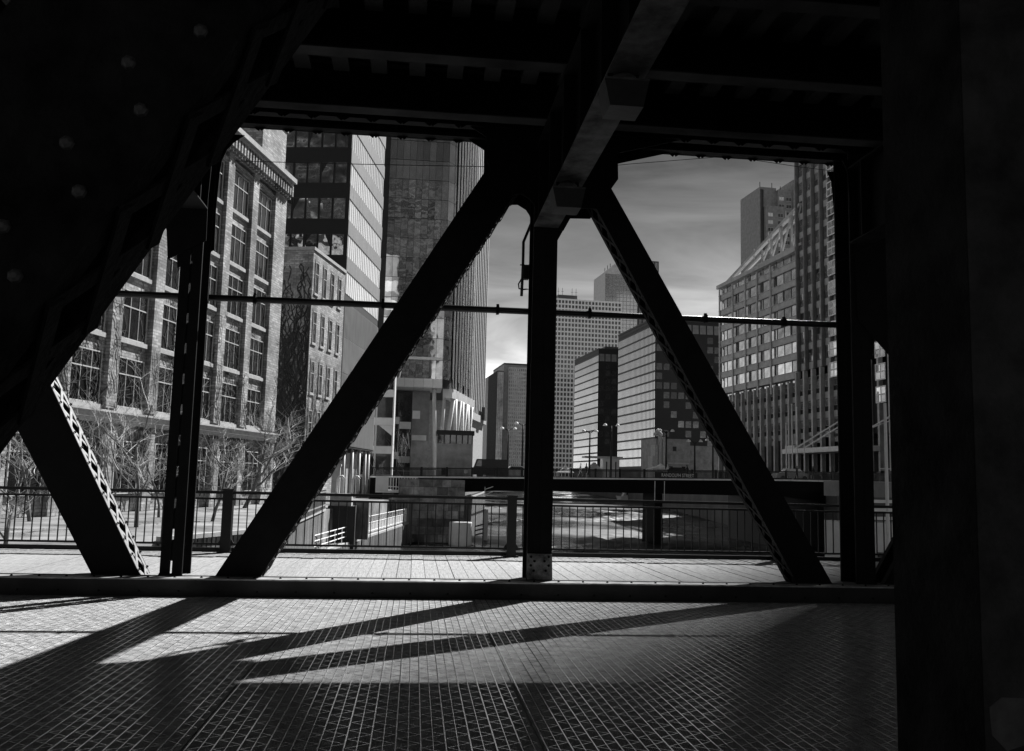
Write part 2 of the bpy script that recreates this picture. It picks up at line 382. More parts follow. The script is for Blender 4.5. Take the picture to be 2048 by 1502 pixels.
SL = ((-2.0,.25),(1.12,5.43)); SU = ((-2.60,.24),(.83,6.0))          # '/' member below the node at x=1.74: lower-right and upper-left edges
BR = ((2.73,5.92),(6.01,.28)); BL = ((2.57,5.5),(5.50,.25))          # '\' member: upper-right and lower-left edges
def sh(l, dx): return tuple((x+dx, z) for x, z in l)
DXP = XN[2]-XN[0]
GUS = [(.41,6.62),(.84,6.36),(.85,6.02),(1.12,5.42),(1.2,5.53),(1.27,5.565),(1.35,5.57),(1.47,5.5),(1.52,5.43),(1.55,5.35),(1.55,5.08),(1.95,5.08),(1.97,5.12),(2.12,5.41),(2.42,5.42),(2.72,5.87),(2.71,6.25),(3.69,6.52),(3.69,7.0),(.39,7.0)]
LFL = [(-2.56,6.36),(-2.7,6.25),(-2.79,6.14),(-2.85,5.98),(-2.87,5.8),(-2.89,5.25),(-2.88,4.68),(-3.36,4.4),(-3.40,4.8),(-3.48,4.99),(-3.62,5.14),(-3.85,5.3),(-4.3,5.9),(-4.3,6.4)]
def _sc(P): return [(x*1.04, 1.6+(z-1.6)*1.04) for x, z in P]
RFL = [(6.05,6.36),(6.12,6.2),(6.15,5.76),(6.2,5.15),(6.23,4.23),(6.24,4.0),(6.70,3.5),(6.80,4.11),(6.89,4.65),(7.04,4.96),(7.4,5.3),(7.4,6.4)]
GUS, LFL, RFL = _sc(GUS), _sc(LFL), _sc(RFL)
def truss(name, label, yf, yb, near):
    root = thing(name, label, 'bridge truss', (1.74, (yf+yb)/2, 0))
    mp_, md = ('steel_near', 'steel_near') if near else ('steel', 'steel')
    z0 = .06 if not near else -.3; dyf = yf+.03; dyb = yb-.03
    faces1 = ['lr']
    specs = []
    for n in ((0, 2, 4) if not near else (2,)):
        dx = XN[n]-XN[2]
        specs.append((sh(SL,dx), sh(SU,dx), ['lr']))
        if near: continue
        specs.append((sh(BR,dx), sh(BL,dx), ['lr','ul']) if n else (((-6.62,5.92),(-3.61,.28)), ((-7.2,5.42),(-4.22,.27)), ['lr','ul']))
    dia = []
    for lr, ul, fc in specs:
        zt = 6.6
        if near and lr[0][0] > 0: continue
        dia.append(diagonal(root, lr, ul, dyf, dyb, z0, zt, fc, mp_, near, 'steel_sunlit' if len(dia) == 1 else mp_))  # sunlit-toned steel only on the leftmost falling member
    pst = {}
    for i, xc in enumerate(XN if not near else XN[2:3]):
        wd = {2: .35}.get(i, .29) if not near else .48
        pst[xc] = post(root, xc if not near else 1.74, wd, yf, yb, z0, 6.9, gap=.012 if (i == 1 and not near) else .002, m=mp_, bevel_base=not near)
    gm = []
    for n in ((0, 2, 4) if not near else (2,)):
        dx = XN[n]-XN[2]
        for yy in ((yf-.014, yf-.002), (yb+.002, yb+.014)):
            gm.append(poly_plate(root, 'gusset_plate', [(x+dx,z) for x,z in GUS], *yy))
    if not near:
        for yy in ((yf-.014, yf-.002), (yb+.002, yb+.014)):
            poly_plate(root, 'gusset_plate', LFL, *yy); poly_plate(root, 'gusset_plate', RFL, *yy)
        # lattice strut along the top
        st = MB()
        st.box(-10, 13, yf-.06, yf+.10, 6.70, 6.76); st.box(-10, 13, yb-.10, yb+.06, 6.70, 6.76); st.box(-10, 13, yf-.03, yb+.03, 6.95, 7.25)
        st.build('top_chord', 'steel', root); B(-14, 16, yb+.18, yb+.21, 6.74, 7.29).build('fascia_plate', 'steel', root)
        for yq in (yf-.055, yb+.045):
            x = -9.6; lm = MB().bar((0,0,6.68), (.42,0,6.96), .07, .012, (0,1,0)).mesh('lattice_bar', 'steel'); lm2 = MB().bar((0,.013,6.96), (.42,.013,6.68), .07, .012, (0,1,0)).mesh('lattice_bar', 'steel')
            inv = wmat(root).inverted()
            while x < 12.5:
                p = tuple(inv @ Vector((x, yq, 0))); inst('lattice_bar', lm, root, p); inst('lattice_bar', lm2, root, p); x += .42
    return root, dia, pst
far, fdia, fpost = truss('bridge_truss', 'black riveted steel truss standing between the roadway and the plank sidewalk', 12.62, 13.12, False)
near, ndia, npost = truss('bridge_truss', 'close dark truss framing the picture at left edge and right edge', 2.29, 2.72, True)
# rivets of the near members
nd = ndia[0]; pts = []
for k in range(40):
    for j, off in enumerate((-.22, -.105)):
        z = .4+k*.225+j*.1
        if z > 4.2: break
        xe = SL[0][0]+(SL[1][0]-SL[0][0])*(z-SL[0][1])/(SL[1][1]-SL[0][1])
        pts.append((xe+off, 2.32, z))
rivets(nd, pts, scale=1.05)
np_ = list(npost.values())[0]
B(1.5+.002, 1.74-.03, 2.2875, 2.2895, -.3, 6).build('lit_front_plate', 'steel_lit_front', np_); B(1.74+.03, 1.98, 2.2875, 2.2895, -.3, 6).build('lit_front_plate', 'steel_lit_front', np_)  # front of the post toned lighter for the sky light it catches
# lower patch of worn paint on the near post, as in the photograph
MB().prism_xz([(1.52,.97),(1.56,.93),(1.63,.95),(1.69,.99),(1.70,1.03),(1.66,1.06),(1.55,1.065),(1.515,1.04)], 2.2862, 2.2874).build('worn_patch', 'beam_flange', np_)
# rivets on the far members
RV2 = MB().lathe([(.02,0),(.017,.012),(.008,.018)], 6).mesh('rivet', 'steel'); RV3 = MB().lathe([(.02,0),(.017,.012),(.008,.018)], 6).mesh('rivet', 'steel_sunlit')  # second set is pale to imitate sun specks along the edge
for d, l in ((fdia[2], sh(SL,0)), ):
    rivets(d, [(l[0][0]+(l[1][0]-l[0][0])*(z-l[0][1])/(l[1][1]-l[0][1])+.01, 12.66, z) for z in [.35+.115*k for k in range(44)]], (.86,0,-.5), me=RV3)
for d, l, q in ((fdia[1], ((-6.62,5.92),(-3.61,.28)), (.86,0,.5)),):
    for yq in (12.70, 13.06):
        rivets(d, [(l[0][0]+(l[1][0]-l[0][0])*(z-l[0][1])/(l[1][1]-l[0][1])+.012, yq, z) for z in [.3+.2*k for k in range(18)]], q, me=RV2)
cp = fpost[XN[2]]
bpz = MB().prism_xz([(1.60,.24),(1.955,.24),(1.945,.59),(1.60,.59)], 12.595, 12.618).build('base_plate', 'rusty', cp)
rivets(cp, [(x,12.595,z) for x,z in ((1.65,.55),(1.9,.55),(1.7,.49),(1.84,.49),(1.65,.43),(1.9,.43),(1.69,.36),(1.86,.36))], me=RV2)

# ------------------------------------------------------------------ kerb girder between roadway and truss
kg = thing('kerb_girder', 'long low black steel kerb girder with riveted top flange toned as sunlit', 'kerb', (1.74, 12.45, 0))
m = B(-14, 16, 12.36, 12.38, -.05, .205); m.box(-14, 16, 12.381, 12.40, .0, .06); m.build('web_plate', 'steel_plate', kg)
B(-14, 16, 12.335, 12.60, .206, .224).build('top_flange', 'curb_top_sunlit', kg)  # same steel, sunlight on its top put into the colour
B(-14, 16, 12.602, 12.655, -.02, .232).build('back_plate', 'near_black', kg)
rivets(kg, [(-9.2+.34*k, 12.45, .224) for k in range(62)], (0,0,1), me=RV2, scale=.9)
rivets(kg, [(-9.0+.5*k, 12.36, .06) for k in range(40)], (0,-1,0), me=RV2, scale=.8)

# ------------------------------------------------------------------ hand railing of the sidewalk
YR = 16.6
rl = thing('railing', 'black steel picket railing along the outer edge of plank sidewalk', 'railing', (1.8, YR, SZ))
m = B(-14, 16, YR-.045, YR+.045, 1.235, 1.285); m.build('top_rail', 'rail_paint', rl)
B(-14, 16, YR-.025, YR+.025, 1.13, 1.165).build('middle_rail', 'rail_paint', rl)
B(-14, 16, YR-.025, YR+.025, .34, .375).build('bottom_rail', 'rail_paint', rl)
B(-14, 16, YR+.10, YR+.16, SZ+.001, SZ+.075).build('toe_rail', 'rail_paint', rl)
pk = B(-.009, .009, -.009, .009, .36, 1.15).mesh('picket', 'rail_paint')
k = -9.9
while k < 12.5:
    if min(abs(k-x) for x in (-8.34,-3.27,1.80,6.87,11.94)) > .12: inst('picket', pk, rl, (k-1.8, 0, -SZ))
    k += .1452
rp = MB(); rp.box(-.085, .085, -.085, .085, SZ, 1.30); rp.box(-.1, .1, -.1, .1, 1.301, 1.325); rp.box(-.13,.13,-.11,.11,SZ,SZ+.02)
rp.prism_xz([(-.16,.33),(-.086,.33),(-.086,.45)], -.02, .02); rp.prism_xz([(.086,.33),(.16,.33),(.086,.45)], -.02, .02)
rpm = rp.mesh('rail_post', 'rail_paint')
for x in (-8.34,-3.27,1.80,6.87,11.94): inst('rail_post', rpm, rl, (x-1.8, 0, -SZ))

# ------------------------------------------------------------------ upper deck overhead
ud = thing('upper_deck', 'dark underside of upper railway deck with stringers and floor beams overhead', 'bridge deck', (1.74, 8, 7))
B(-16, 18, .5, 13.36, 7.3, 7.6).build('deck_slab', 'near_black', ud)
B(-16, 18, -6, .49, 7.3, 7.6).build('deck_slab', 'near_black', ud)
def ibeam_x(y, z0, z1, fw, m1='steel', m2='beam_flange'):
    MB().box(-16, 18, y-.012, y+.012, z0+.02, z1).box(-16, 18, y-fw/2, y+fw/2, z1-.02, z1).build('stringer', m1, ud)
    B(-16, 18, y-fw/2, y+fw/2, z0, z0+.019).build('stringer_flange', 'stringer_flange', ud)
for y in (3.6, 5.2, 6.9, 8.6, 10.4, 12.1): ibeam_x(y, 6.62, 7.28, .24)
for i, xc in enumerate(XN):
    MB().box(xc-.02, xc+.02, 2.75, 12.60, 5.27, 6.43).box(xc-.17, xc+.17, 2.75, 12.60, 6.40, 6.43).build('floor_beam', 'steel', ud)
    B(xc-.18, xc+.18, 2.75, 12.60, 5.25, 5.269).build('floor_beam_flange', 'beam_flange' if i == 2 else 'stringer_flange', ud)  # middle flange toned paler than its web, imitating bounced light
    # stiffeners
    sm = B(-.149, 0, 0, .02, 5.27, 6.40).mesh('web_stiffener', 'steel')
    for y in (3.5, 4.6, 5.7, 6.8, 7.9, 9.0, 10.1, 11.2, 12.2):
        inst('web_stiffener', sm, ud, (xc-.021-1.74, y-8, -7)); inst('web_stiffener', sm, ud, (xc+.17-1.74, y-8, -7))
tie_me = B(-.11, .11, -5.0, 5.1, -.13, 0).mesh('tie', 'stringer_flange')
k = -9
while k < 12: inst('tie', tie_me, ud, (k-1.74, 0, .299)); k += .52

# flood lamps hung below the middle floor beam (unlit)
def flood(y, label):
    t = thing('flood_lamp', label, 'lamp', (1.74, y, 5.25), 0, 'unlit lamps under the middle floor beam')
    MB().prism_xz([(-.2,-.12),(.2,-.12),(.15,-.36),(-.15,-.36)], -.16, .16).build('housing', 'steel_plate', t, False)
    MB().box(-.2, .2, -.165, .165, -.119, -.1).build('rim', 'beam_flange', t, False)
    MB().bar((-.12,0,0),(-.12,0,-.1),.04,.03).bar((.12,0,0),(.12,0,-.1),.04,.03).build('bracket', 'steel', t, False)
    MB().lathe([(.11,-.1),(.12,-.04),(.06,0)], 12).build('ballast', 'steel_plate', t, False)
flood(7.6, 'dark lamp housing under the middle floor beam, nearer one')
flood(10.6, 'dark lamp housing under the middle floor beam, farther one by the post')

# ------------------------------------------------------------------ pipe along the truss, conduit and box on the middle post, wires
pp = thing('conduit_pipe', 'long black horizontal pipe running behind the truss posts', 'pipe', (1.74, 13.22, 4.12))
MB().tube([(-14,13.22,4.12),(16,13.22,4.12)], .048, 10).build('pipe', 'rail_paint', pp, smooth=True)
clm = MB().box(-.02,.02,-.06,.06,-.06,.06).box(-.02,.02,-.02,.02,.06,.09).mesh('clamp', 'steel')
for x in (-8.9,-6.1,-4.9,-3.3,-2.4,-.55,1.15,2.55,3.75,4.35,5.6,7.2): inst('clamp', clm, pp, (x-1.74,0,0))
cd = thing('conduit', 'thin bent black conduit with junction box left of the middle post', 'conduit', (1.4, 13.2, 4.2))
def pY(px, py, Y=13.2): return tuple(at_y(px, py, Y))
MB().tube([pY(1043,592),pY(1046,530),pY(1047,484),pY(1062,448),pY(1070,430)], .022, 8).build('tube', 'rail_paint', cd, smooth=True)
MB().tube([pY(1044,556),pY(1037,568),pY(1038,577),pY(1046,579),pY(1062,577)], .012, 6).build('loop', 'rail_paint', cd, smooth=True)
q = at_y(1053, 546, 13.2); MB().box(q.x-.055, q.x+.03, 13.15, 13.25, q.z-.1, q.z+.1).box(q.x+.03,q.x+.1,13.17,13.23,q.z+.07,q.z+.13).bar((q.x-.1,13.2,q.z+.12),(q.x+.1,13.2,q.z+.12),.015,.015).build('junction_box', 'rail_paint', cd)
def wire(label, pts, r=.009):
    a = Vector(pts[0]); t = MB().tube(pts, r, 5); o = bpy.data.objects.new('wire', None); bpy.data.objects.remove(o)
    m = t; m.v = [tuple(Vector(p)-a) for p in m.v]; o = m.build('wire', 'rail_paint', None); o.location = a
    return tag(o, label, 'wire')
wire('thin black wire crossing in front of the brick building top', [tuple(at_y(470,322,19)),tuple(at_y(700,328,19)),tuple(at_y(1000,334,19))])
wire('thin black wire under the top strut at right opening', [tuple(at_y(1180,336,19)),tuple(at_y(1260,328,19)),tuple(at_y(1450,313,19))], .007)
wire('thin black wire sloping down to the right tower', [tuple(at_y(1440,310,19)),tuple(at_y(1600,334,19)),tuple(at_y(1700,346,19))], .007)
wire('bright thin cable slanting across the right post', [tuple(at_y(1672,525,12.4)),tuple(at_y(1765,482,12.3))], .006)
# ================================================================== BUILDINGS (local frame: x along the facade left to right, y into the building, z up)
def window_mesh(w, h, cols, rows, fr=.07, mu=.035, sill=True, m='muntin', d=.07):
    """rows: list of z fractions of transoms"""
    b = MB(); b.box(-w/2, -w/2+fr, -d, 0, 0, h); b.box(w/2-fr, w/2, -d, 0, 0, h); b.box(-w/2+fr, w/2-fr, -d, 0, 0, fr); b.box(-w/2+fr, w/2-fr, -d, 0, h-fr, h)
    for c in range(1, cols): x = -w/2+w*c/cols; b.box(x-mu/2, x+mu/2, -d+.005, -.002, fr, h-fr)
    for r_ in rows: b.box(-w/2+fr, w/2-fr, -d-.003, -.004, h*r_-mu, h*r_+mu)
    return b.mesh('window', m)
def pane_meshes(w, h, cols, rows, g, fr=.07):
    zs = [fr]+[h*r_ for r_ in rows]+[h-fr]; out = []
    for c in range(cols):
        for i in range(len(zs)-1):
            x0 = -w/2+w*c/cols+.01; x1 = -w/2+w*(c+1)/cols-.01
            out.append(B(x0, x1, -.02, -.012, zs[i], zs[i+1]).mesh('pane', g))
    return out
def put_window(root, wm, pms, loc, rz=0., tilt=0.):
    o = inst('window', wm, root, loc, (0,0,rz))
    for p in pms: inst('pane', p, o, (0,0,0), (random.uniform(-tilt,tilt), 0, random.uniform(-tilt,tilt)) if tilt else (0,0,0))
    return o

# ---- brick loft building on the left
A_BR = R(76.8)
bb = thing('brick_building', 'tall sunlit brick loft building with tall paned windows and bracketed cornice', 'building', (-13.42, 70.0, -.8), A_BR)
U0, U1, ZT = -33.0, 7.2, 27.6
BAYS = [-28.4+4.5*k for k in range(8)]; PIER = 1.05; Z0 = .8    # z measured from the terrace
ROWS = [(5.3,8.15),(9.35,12.3),(13.4,16.35),(17.3,20.3),(21.3,24.5)]
B(U0, U1, .32, 22, 0, ZT).build('wall', 'brick', bb, False)
edges = [(U0, BAYS[0]-1.72)]+[(BAYS[i]+1.72, BAYS[i+1]-1.72) for i in range(7)]+[(BAYS[7]+1.72, U1-.002)]
for a, b in edges:
    m = B(a, b, -.02, .318, 5.15+Z0-.02, 25.9); m.build('pier', 'brick', bb, False)
wm = window_mesh(2.9, 2.95, 3, [.66]); pms = pane_meshes(2.9, 2.95, 3, [.66], 'glass_loft')
for x in BAYS:
    last = None
    for zb, zt in ROWS:
        put_window(bb, wm, pms, (x-.02, .30, zb+Z0))
        B(x-1.70, x+1.5, .12, .317, zb+Z0-.28, zb+Z0-.02).build('sill', 'stone', bb, False)
    # head mouldings of the top windows
    MB().box(x-1.72, x+1.72, .05, .317, 24.55+Z0, 24.75+Z0).box(x-1.72, x+1.72, .13, .317, 24.35+Z0, 24.549+Z0).build('window_head', 'brick', bb, False)
m = B(U0, U1, -.015, .317, 25.901, 26.6)
m.build('frieze', 'brick', bb, False)
m = B(U0, U1+.25, -.75, .5, 27.35, 27.75); m.box(U0, U1+.15, -.45, .315, 27.1, 27.349); m.build('cornice', 'stone', bb, False)
m = MB(); x = U0+.1
while x < U1: m.box(x, x+.22, -.5, -.0155, 26.2, 27.09); m.box(x+.05, x+.17, -.3, -.016, 25.95, 26.199); x += .52
o = m.build('cornice_brackets', 'brick', bb, False); o['kind'] = 'stuff'
m = B(U0, U1+.1, -.35, .318, 4.95+Z0-.45, 4.95+Z0-.12); m.box(U0, U1+.05, -.18, .317, 4.95+Z0-.7, 4.95+Z0-.451); m.box(U0, U1+.12, -.5, .3, 4.95+Z0-.119, 4.95+Z0+.0); m.build('string_course', 'stone', bb, False)
gw = window_mesh(2.6, 3.1, 3, [.7]); gp = pane_meshes(2.6, 3.1, 3, [.7], 'glass_dark')
for i, x in enumerate(BAYS):
    B(x-1.35, x+1.35, .20, .319, 1.0, 4.2).build('opening', 'near_black', bb, False)
    put_window(bb, gw, gp, (x, .19, 1.05))
for a, b in edges: B(a, b, -.05, .318, 0, 4.95+Z0-.71).build('pier', 'brick', bb, False)
ph = MB().box(2.2, 7.15, .3, 12, ZT+.16, ZT+4.3).build('penthouse', 'brick', bb, False)
MB().box(2.1, 7.25, .2, 12.1, ZT+4.301, ZT+4.5).build('coping', 'stone', ph, False)
# bare climbing stems on the wall
m = MB(); rv_ = random.Random(3)
for k in range(120):
    x = rv_.uniform(U0+4, U1-.3); z = rv_.uniform(.2, 3); on_pier = True; top = rv_.choice((5, 8, 10, 14, 17)) ; pts = []
    while z < top:
        k_ = min(range(8), key=lambda i: abs(BAYS[i]-x)); dep = -.06 if abs(BAYS[k_]-x) > 1.72 or z > 24 else .26
        if z < 5.2: dep = -.09
        pts.append((x, dep-.02, z)); x += rv_.uniform(-.28,.28); z += rv_.uniform(.15,.5)
        x = min(max(x, U0), U1-.05)
    if len(pts) > 3:
        m.tube(pts, .035, 3, .012, False)
        for p in pts[2::3]:
            m.tube([p, (p[0]+rv_.uniform(-.7,.7), p[1], p[2]+rv_.uniform(-.1,.6)), (p[0]+rv_.uniform(-1.2,1.2), p[1], p[2]+rv_.uniform(-.2,.9))], .02, 3, .008, False)
o = m.build('vine_or_shade_stems', 'vine', bb, False); o['kind'] = 'stuff'

# ---- small brick building with narrow windows
sb = thing('brick_building', 'smaller plain brick building with narrow windows and dark end wall', 'building', (-10.12, 84.09, -.8), A_BR)
B(0, 9.7, 0, 16, 0, 23.4).build('wall', 'brick', sb, False)
MB().box(-.1, 9.75, -.12, 16.1, 23.401, 23.7).build('coping', 'stone', sb, False)
nm = window_mesh(.95, 3.0, 1, [.62], .06, .03); npm = pane_meshes(.95, 3.0, 1, [.62], 'glass_loft', .06)
for i in range(4):
    for zb in (18.6, 13.9, 9.2, 4.6):
        x = 1.05+2.3*i
        put_window(sb, nm, npm, (x, -.004, zb+.8)); B(x-.6, x+.6, -.12, -.001, zb+.62, zb+.78).build('sill', 'stone', sb, False)
        B(x-.6, x+.6, -.03, -.001, zb+3.82, zb+4.02).build('lintel', 'brick_dark', sb, False)
m = MB()
for k in range(30):
    x = rv_.uniform(.1, 4.5); z = 0; pts = []
    top = rv_.uniform(6, 14)
    while z < top: pts.append((x, -.05, z)); x = min(max(x+rv_.uniform(-.3,.3), .05), 9); z += rv_.uniform(.2,.5)
    m.tube(pts, .035, 3, .012, False)
for k in range(150):                                  # dark stems added over the end wall to imitate its shade
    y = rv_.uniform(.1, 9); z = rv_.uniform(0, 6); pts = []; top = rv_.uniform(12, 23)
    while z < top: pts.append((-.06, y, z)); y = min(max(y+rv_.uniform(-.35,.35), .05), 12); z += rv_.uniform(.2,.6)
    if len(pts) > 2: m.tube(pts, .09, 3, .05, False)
o = m.build('vine_or_shade_stems', 'vine', sb, False); o['kind'] = 'stuff'

# ---- office block with striped glazing and rounded end
sg = thing('office_building', 'office block with slanting bands of bright glass and grey metal, rounded far end', 'building', (-7.84, 93.81, -.8), R(80.3))
def plan(off, L=16.2, r=3.2):
    p = [(off, -off*0-0+off), ]
    pts = [(0+off, 0+off)]
    for k in range(9): t = math.pi/2*k/8; pts.append((L+(r-off)*math.sin(t), r-(r-off)*math.cos(t)))
    pts += [(L+r-off, 24), (off, 24)]
    return pts
def band(off, z0, z1): return MB().prism_xy(plan(off), z0, z1)
zt = 37.1+2*3.91   # top of a spandrel
for k in range(8):
    a = zt-3.91*k
    if a > 22: band(0, a-1.57, a).build('spandrel', 'metal_clad', sg, False)
    if a-1.57-2.34 > 20.5:
        band(.08, a-3.91, a-1.57).build('window_band', 'glass_bright', sg, False)
        mm_ = MB()
        for j in range(19):
            x = .45+j*.86; mm_.box(x-.025, x+.025, .055, .079, a-3.909, a-1.571)
        q = mm_.build('mullions', 'dark_clad', sg, False); q['kind'] = 'stuff'
band(.02, zt+.001, zt+4).build('parapet', 'metal_clad', sg, False)
zc = zt-3.91*5-3.91
for k in range(4):
    za = 5.6+3.75*k; zb = min(za+3.70, zc+2.33)
    band(.01 if k % 2 else .0, za, zb).build('cladding', 'metal_clad', sg, False)
    rib = MB()
    for j in range(34): x = .2+j*.48; rib.box(x, x+.05, -.035, -.001, za+.02, zb-.02)
    q = rib.build('cladding_ribs', 'metal_clad', sg, False); q['kind'] = 'stuff'
band(.06, 5.4, 5.599).build('soffit', 'near_black', sg, False)
band(.12, 5.45, zt).build('core', 'near_black', sg, False)
# dark end wall with reflecting windows, facing the bridge
B(-.06, -.002, .02, 24, 5.6, zt+3.9).build('end_wall', 'near_black', sg, False)
ew = MB(); ew.box(-.05,0,-.66,.66,0,.05); ew.box(-.05,0,-.66,.66,2.25,2.3); ew.box(-.05,0,-.66,-.61,.05,2.25); ew.box(-.05,0,.61,.66,.05,2.25); ewm = ew.mesh('window', 'dark_clad')
ep = B(-.03,-.02,-.6,.6,.05,2.25).mesh('pane', 'glass_warp')
for k in range(8):
    for j in range(6):
        o = inst('window', ewm, sg, (-.065, 1.05+1.45*j, zt-3.91*k-3.91+.03)); inst('pane', ep, o, (0,0,0), (random.uniform(-.01,.01), random.uniform(-.02,.02), random.uniform(-.04,.04)))
# undercroft: columns and pale wall panels
B(.8, 15, 1.6, 20, 0, 5.4).build('undercroft_wall', 'near_black', sg, False)
for i, (a, b) in enumerate(((1.2,3.6),(4.6,7.2),(8.4,10.8),(11.6,13.4))): B(a, b, 1.2, 1.55, 0, 5.0).build('wall_panel', 'concrete', sg, False)
for x in (.35, 4.1, 7.8, 11.2, 14.2, 16): MB().tube([(x,.45,-3),(x,.45,5.39)], .2, 10).build('column', 'grey_clad', sg, False, True)
lv = MB()
for k in range(22): lv.box(-.85, .15, .2, .5, .6+k*.19, .7+k*.19)
lv.build('louvres', 'grey_clad', sg, False)

# ---- glass tower with column base
tw = thing('glass_tower', 'tall glass tower with saw-tooth side raised on slim columns', 'tower', (-3.8, 150, 1.5), 0)
TZ0, FH, NF = 15.2, 3.42, 19; TZT = TZ0+1.35+FH*NF
# floor plate polygon (local): north face x 0..7.85, chamfer to (9.3,1.8), then west face along az 13
wd = Vector((math.sin(R(13)), math.cos(R(13)))); P0 = Vector((9.3, 2.0)); wl = 33.5
wl = 22.5; P1 = P0+wd*wl
MB().prism_xy([(-9,.12),(7.8,.12),(9.2,2.1),(P1.x-.5,P1.y),(P1.x-9,P1.y+2),(-9,34)], TZ0, TZT).build('core', 'near_black', tw, False)
pw = 7.85/7
for i in range(NF):
    z0 = TZ0+1.35+FH*i
    hp = B(.02, pw-.02, 0, .03, .02, FH-.04)
    if i == 0: pme = hp.mesh('pane', 'glass_tower')
    for j in range(-2, 7):
        o = inst('pane', pme, tw, (j*pw, .05, z0), (random.uniform(-.003,.003), 0, random.uniform(-.004,.004)))
    # chamfer pane
    c = inst('pane', cpm if i else (cpm := B(0, 2.42, 0, .03, .02, FH-.04).mesh('pane', 'glass_tower')), tw, (7.9, .06, z0), (0,0,math.atan2(1.94,1.4)))
    B(-3, 7.86, -.03, .049, z0-.02, z0+.02).build('floor_line', 'near_black', tw, False)
nbay = 8; bl = wl/nbay; ang = math.atan2(wd.y, wd.x)
spm = B(.1, bl-.1, 0, .05, .03, FH-.07).mesh('pane', 'glass_west'); jm = B(.1, bl-.1, -.02, .0, -.05, .05).mesh('joint', 'near_black')
for j in range(nbay):
    p = P0+wd*(bl*j)
    MB().bar((p.x+.5,p.y-.1,TZ0-.6-.0*j),(p.x+.5,p.y-.1,TZT), .14, .3, (0,1,0)).build('fin', 'white_panel', tw, False)
    q = MB().box(0, bl*.72, -.4, 1.3, TZ0-1.6, TZ0).build('bracket_box', 'white_panel', tw, False); q.location = (p.x, p.y, 0); q.rotation_euler = (0,0,ang-.16)
    for i in range(NF):
        zz = TZ0+FH*i+(0 if j % 2 else FH/2)
        inst('pane', spm, tw, (p.x+.3, p.y, zz), (0, 0, ang+.1+random.uniform(-.004,.004))); inst('joint', jm, tw, (p.x+.3, p.y, zz), (0,0,ang+.1))
# fascia band above the soffit and the soffit panels
fm = B(.01, 1.56, -.25, 0, 0, 1.34).mesh('fascia_panel', 'white_panel')
for j in range(-2, 5): inst('fascia_panel', fm, tw, (.0+1.58*j, 0, TZ0))
fm2 = B(.01, 1.56, 0, 9, -.12, 0).mesh('soffit_panel', 'white_panel')
for j in range(-2, 5): inst('soffit_panel', fm2, tw, (.0+1.58*j, -.2, TZ0-.01))
# mullioned belt just above the fascia
B(-3, 7.86, -.3, -.04, TZ0+1.35+FH-.25, TZ0+1.35+FH+.2).build('belt', 'white_panel', tw, False)
for (a, b_, r_) in (((6.6,1.5,TZ0-.1),(7.2,1.5,0),.34),((8.4,2.6,TZ0-1.5),(7.8,3.0,0),.3),((10,3.8,TZ0-1.5),(8.2,4.6,0),.36),((10.4,5.5,TZ0-1.5),(10.5,5.5,0),.34),((11.4,8.6,TZ0-1.5),(10.2,8.4,0),.34),((11.9,11,TZ0-1.5),(12.0,11,0),.34),((12.8,14,TZ0-1.5),(11.6,14,0),.36),((13.2,17,TZ0-1.5),(13.4,17,0),.36),((14.2,21,TZ0-1.5),(13.2,21,0),.36)):
    MB().tube([a, b_], r_, 12).build('column', 'white_panel', tw, False, True)
B(3.0, 5.8, 1.5, 9, 0, 6.3).build('core_wall', 'concrete', tw, False)
# lobby: dark glass with a few pale panels
B(-1.2, 3.0, 6.0, 14, 0, TZ0-.2).build('lobby', 'glass_dark', tw, False)
for a, b_, c, d in ((-.9,.9,9.2,10.4),(.95,2.9,8.4,9.6),(-1.0,.85,3.2,4.4),(.9,2.9,2.6,3.7),(3.1,4.4,10.2,11.6),(3.1,5.6,6.4,7.4)):
    B(a, b_, 5.8 if a < 3 else 5.9, 5.99, c, d).build('lobby_panel', 'white_panel', tw, False)
B(3.0, 6.0, 6.0, 12, 6.3, TZ0-.2).build('lobby_panel', 'mid_clad', tw, False)
MB().bar((-1.0,5.9,1.2),(3,5.9,1.2),.08,.08).bar((.6,5.9,0),(.9,5.9,TZ0-6),.08,.1).bar((2.4,5.9,7.6),(2.8,5.9,5),.2,.2).build('lobby_frame', 'white_panel', tw, False)
# low wing left of the tower
lw = thing('office_wing', 'low pale wing with large dark windows left of the glass tower', 'building', (-8.5, 133, 1.5), 0)
B(0, 5.2, 0, 10, 0, 20).build('wall', 'white_panel', lw, False)
wwm = window_mesh(2.3, 3.1, 1, [], .05, .03, m='muntin'); wwp = pane_meshes(2.3, 3.1, 1, [], 'glass_dark', .05)
for k in range(5): put_window(lw, wwm, wwp, (3.9, -.004, .4+4.15*k), tilt=.01); put_window(lw, wwm, wwp, (1.4, -.004, .4+4.15*k), tilt=.01)

# ---- stone building with piers beyond the tower
op = thing('stone_building', 'tall pale stone building with upright ribs beyond the glass tower', 'building', (11.2, 186, 1.5), R(77))
B(0, 20, .5, 30, 0, 95).build('wall', 'stone', op, False)
wst = MB()
for k in range(9):
    x = .3+k*2.35; B(x, x+.8, .2, .499, 14, 92).build('pier', 'stone', op, False)
for k in range(8):
    B(1.12+k*2.35, 2.63+k*2.35, .45, .499, 14, 90).build('window_strip', 'glass_dark', op, False)
B(-.2, 20.2, -.2, .499, 12.5, 13.99).build('ledge', 'stone', op, False)
MB().box(13, 16.5, -.9, -.21, 13.2, 16).build('balcony', 'dark_clad', op, False)
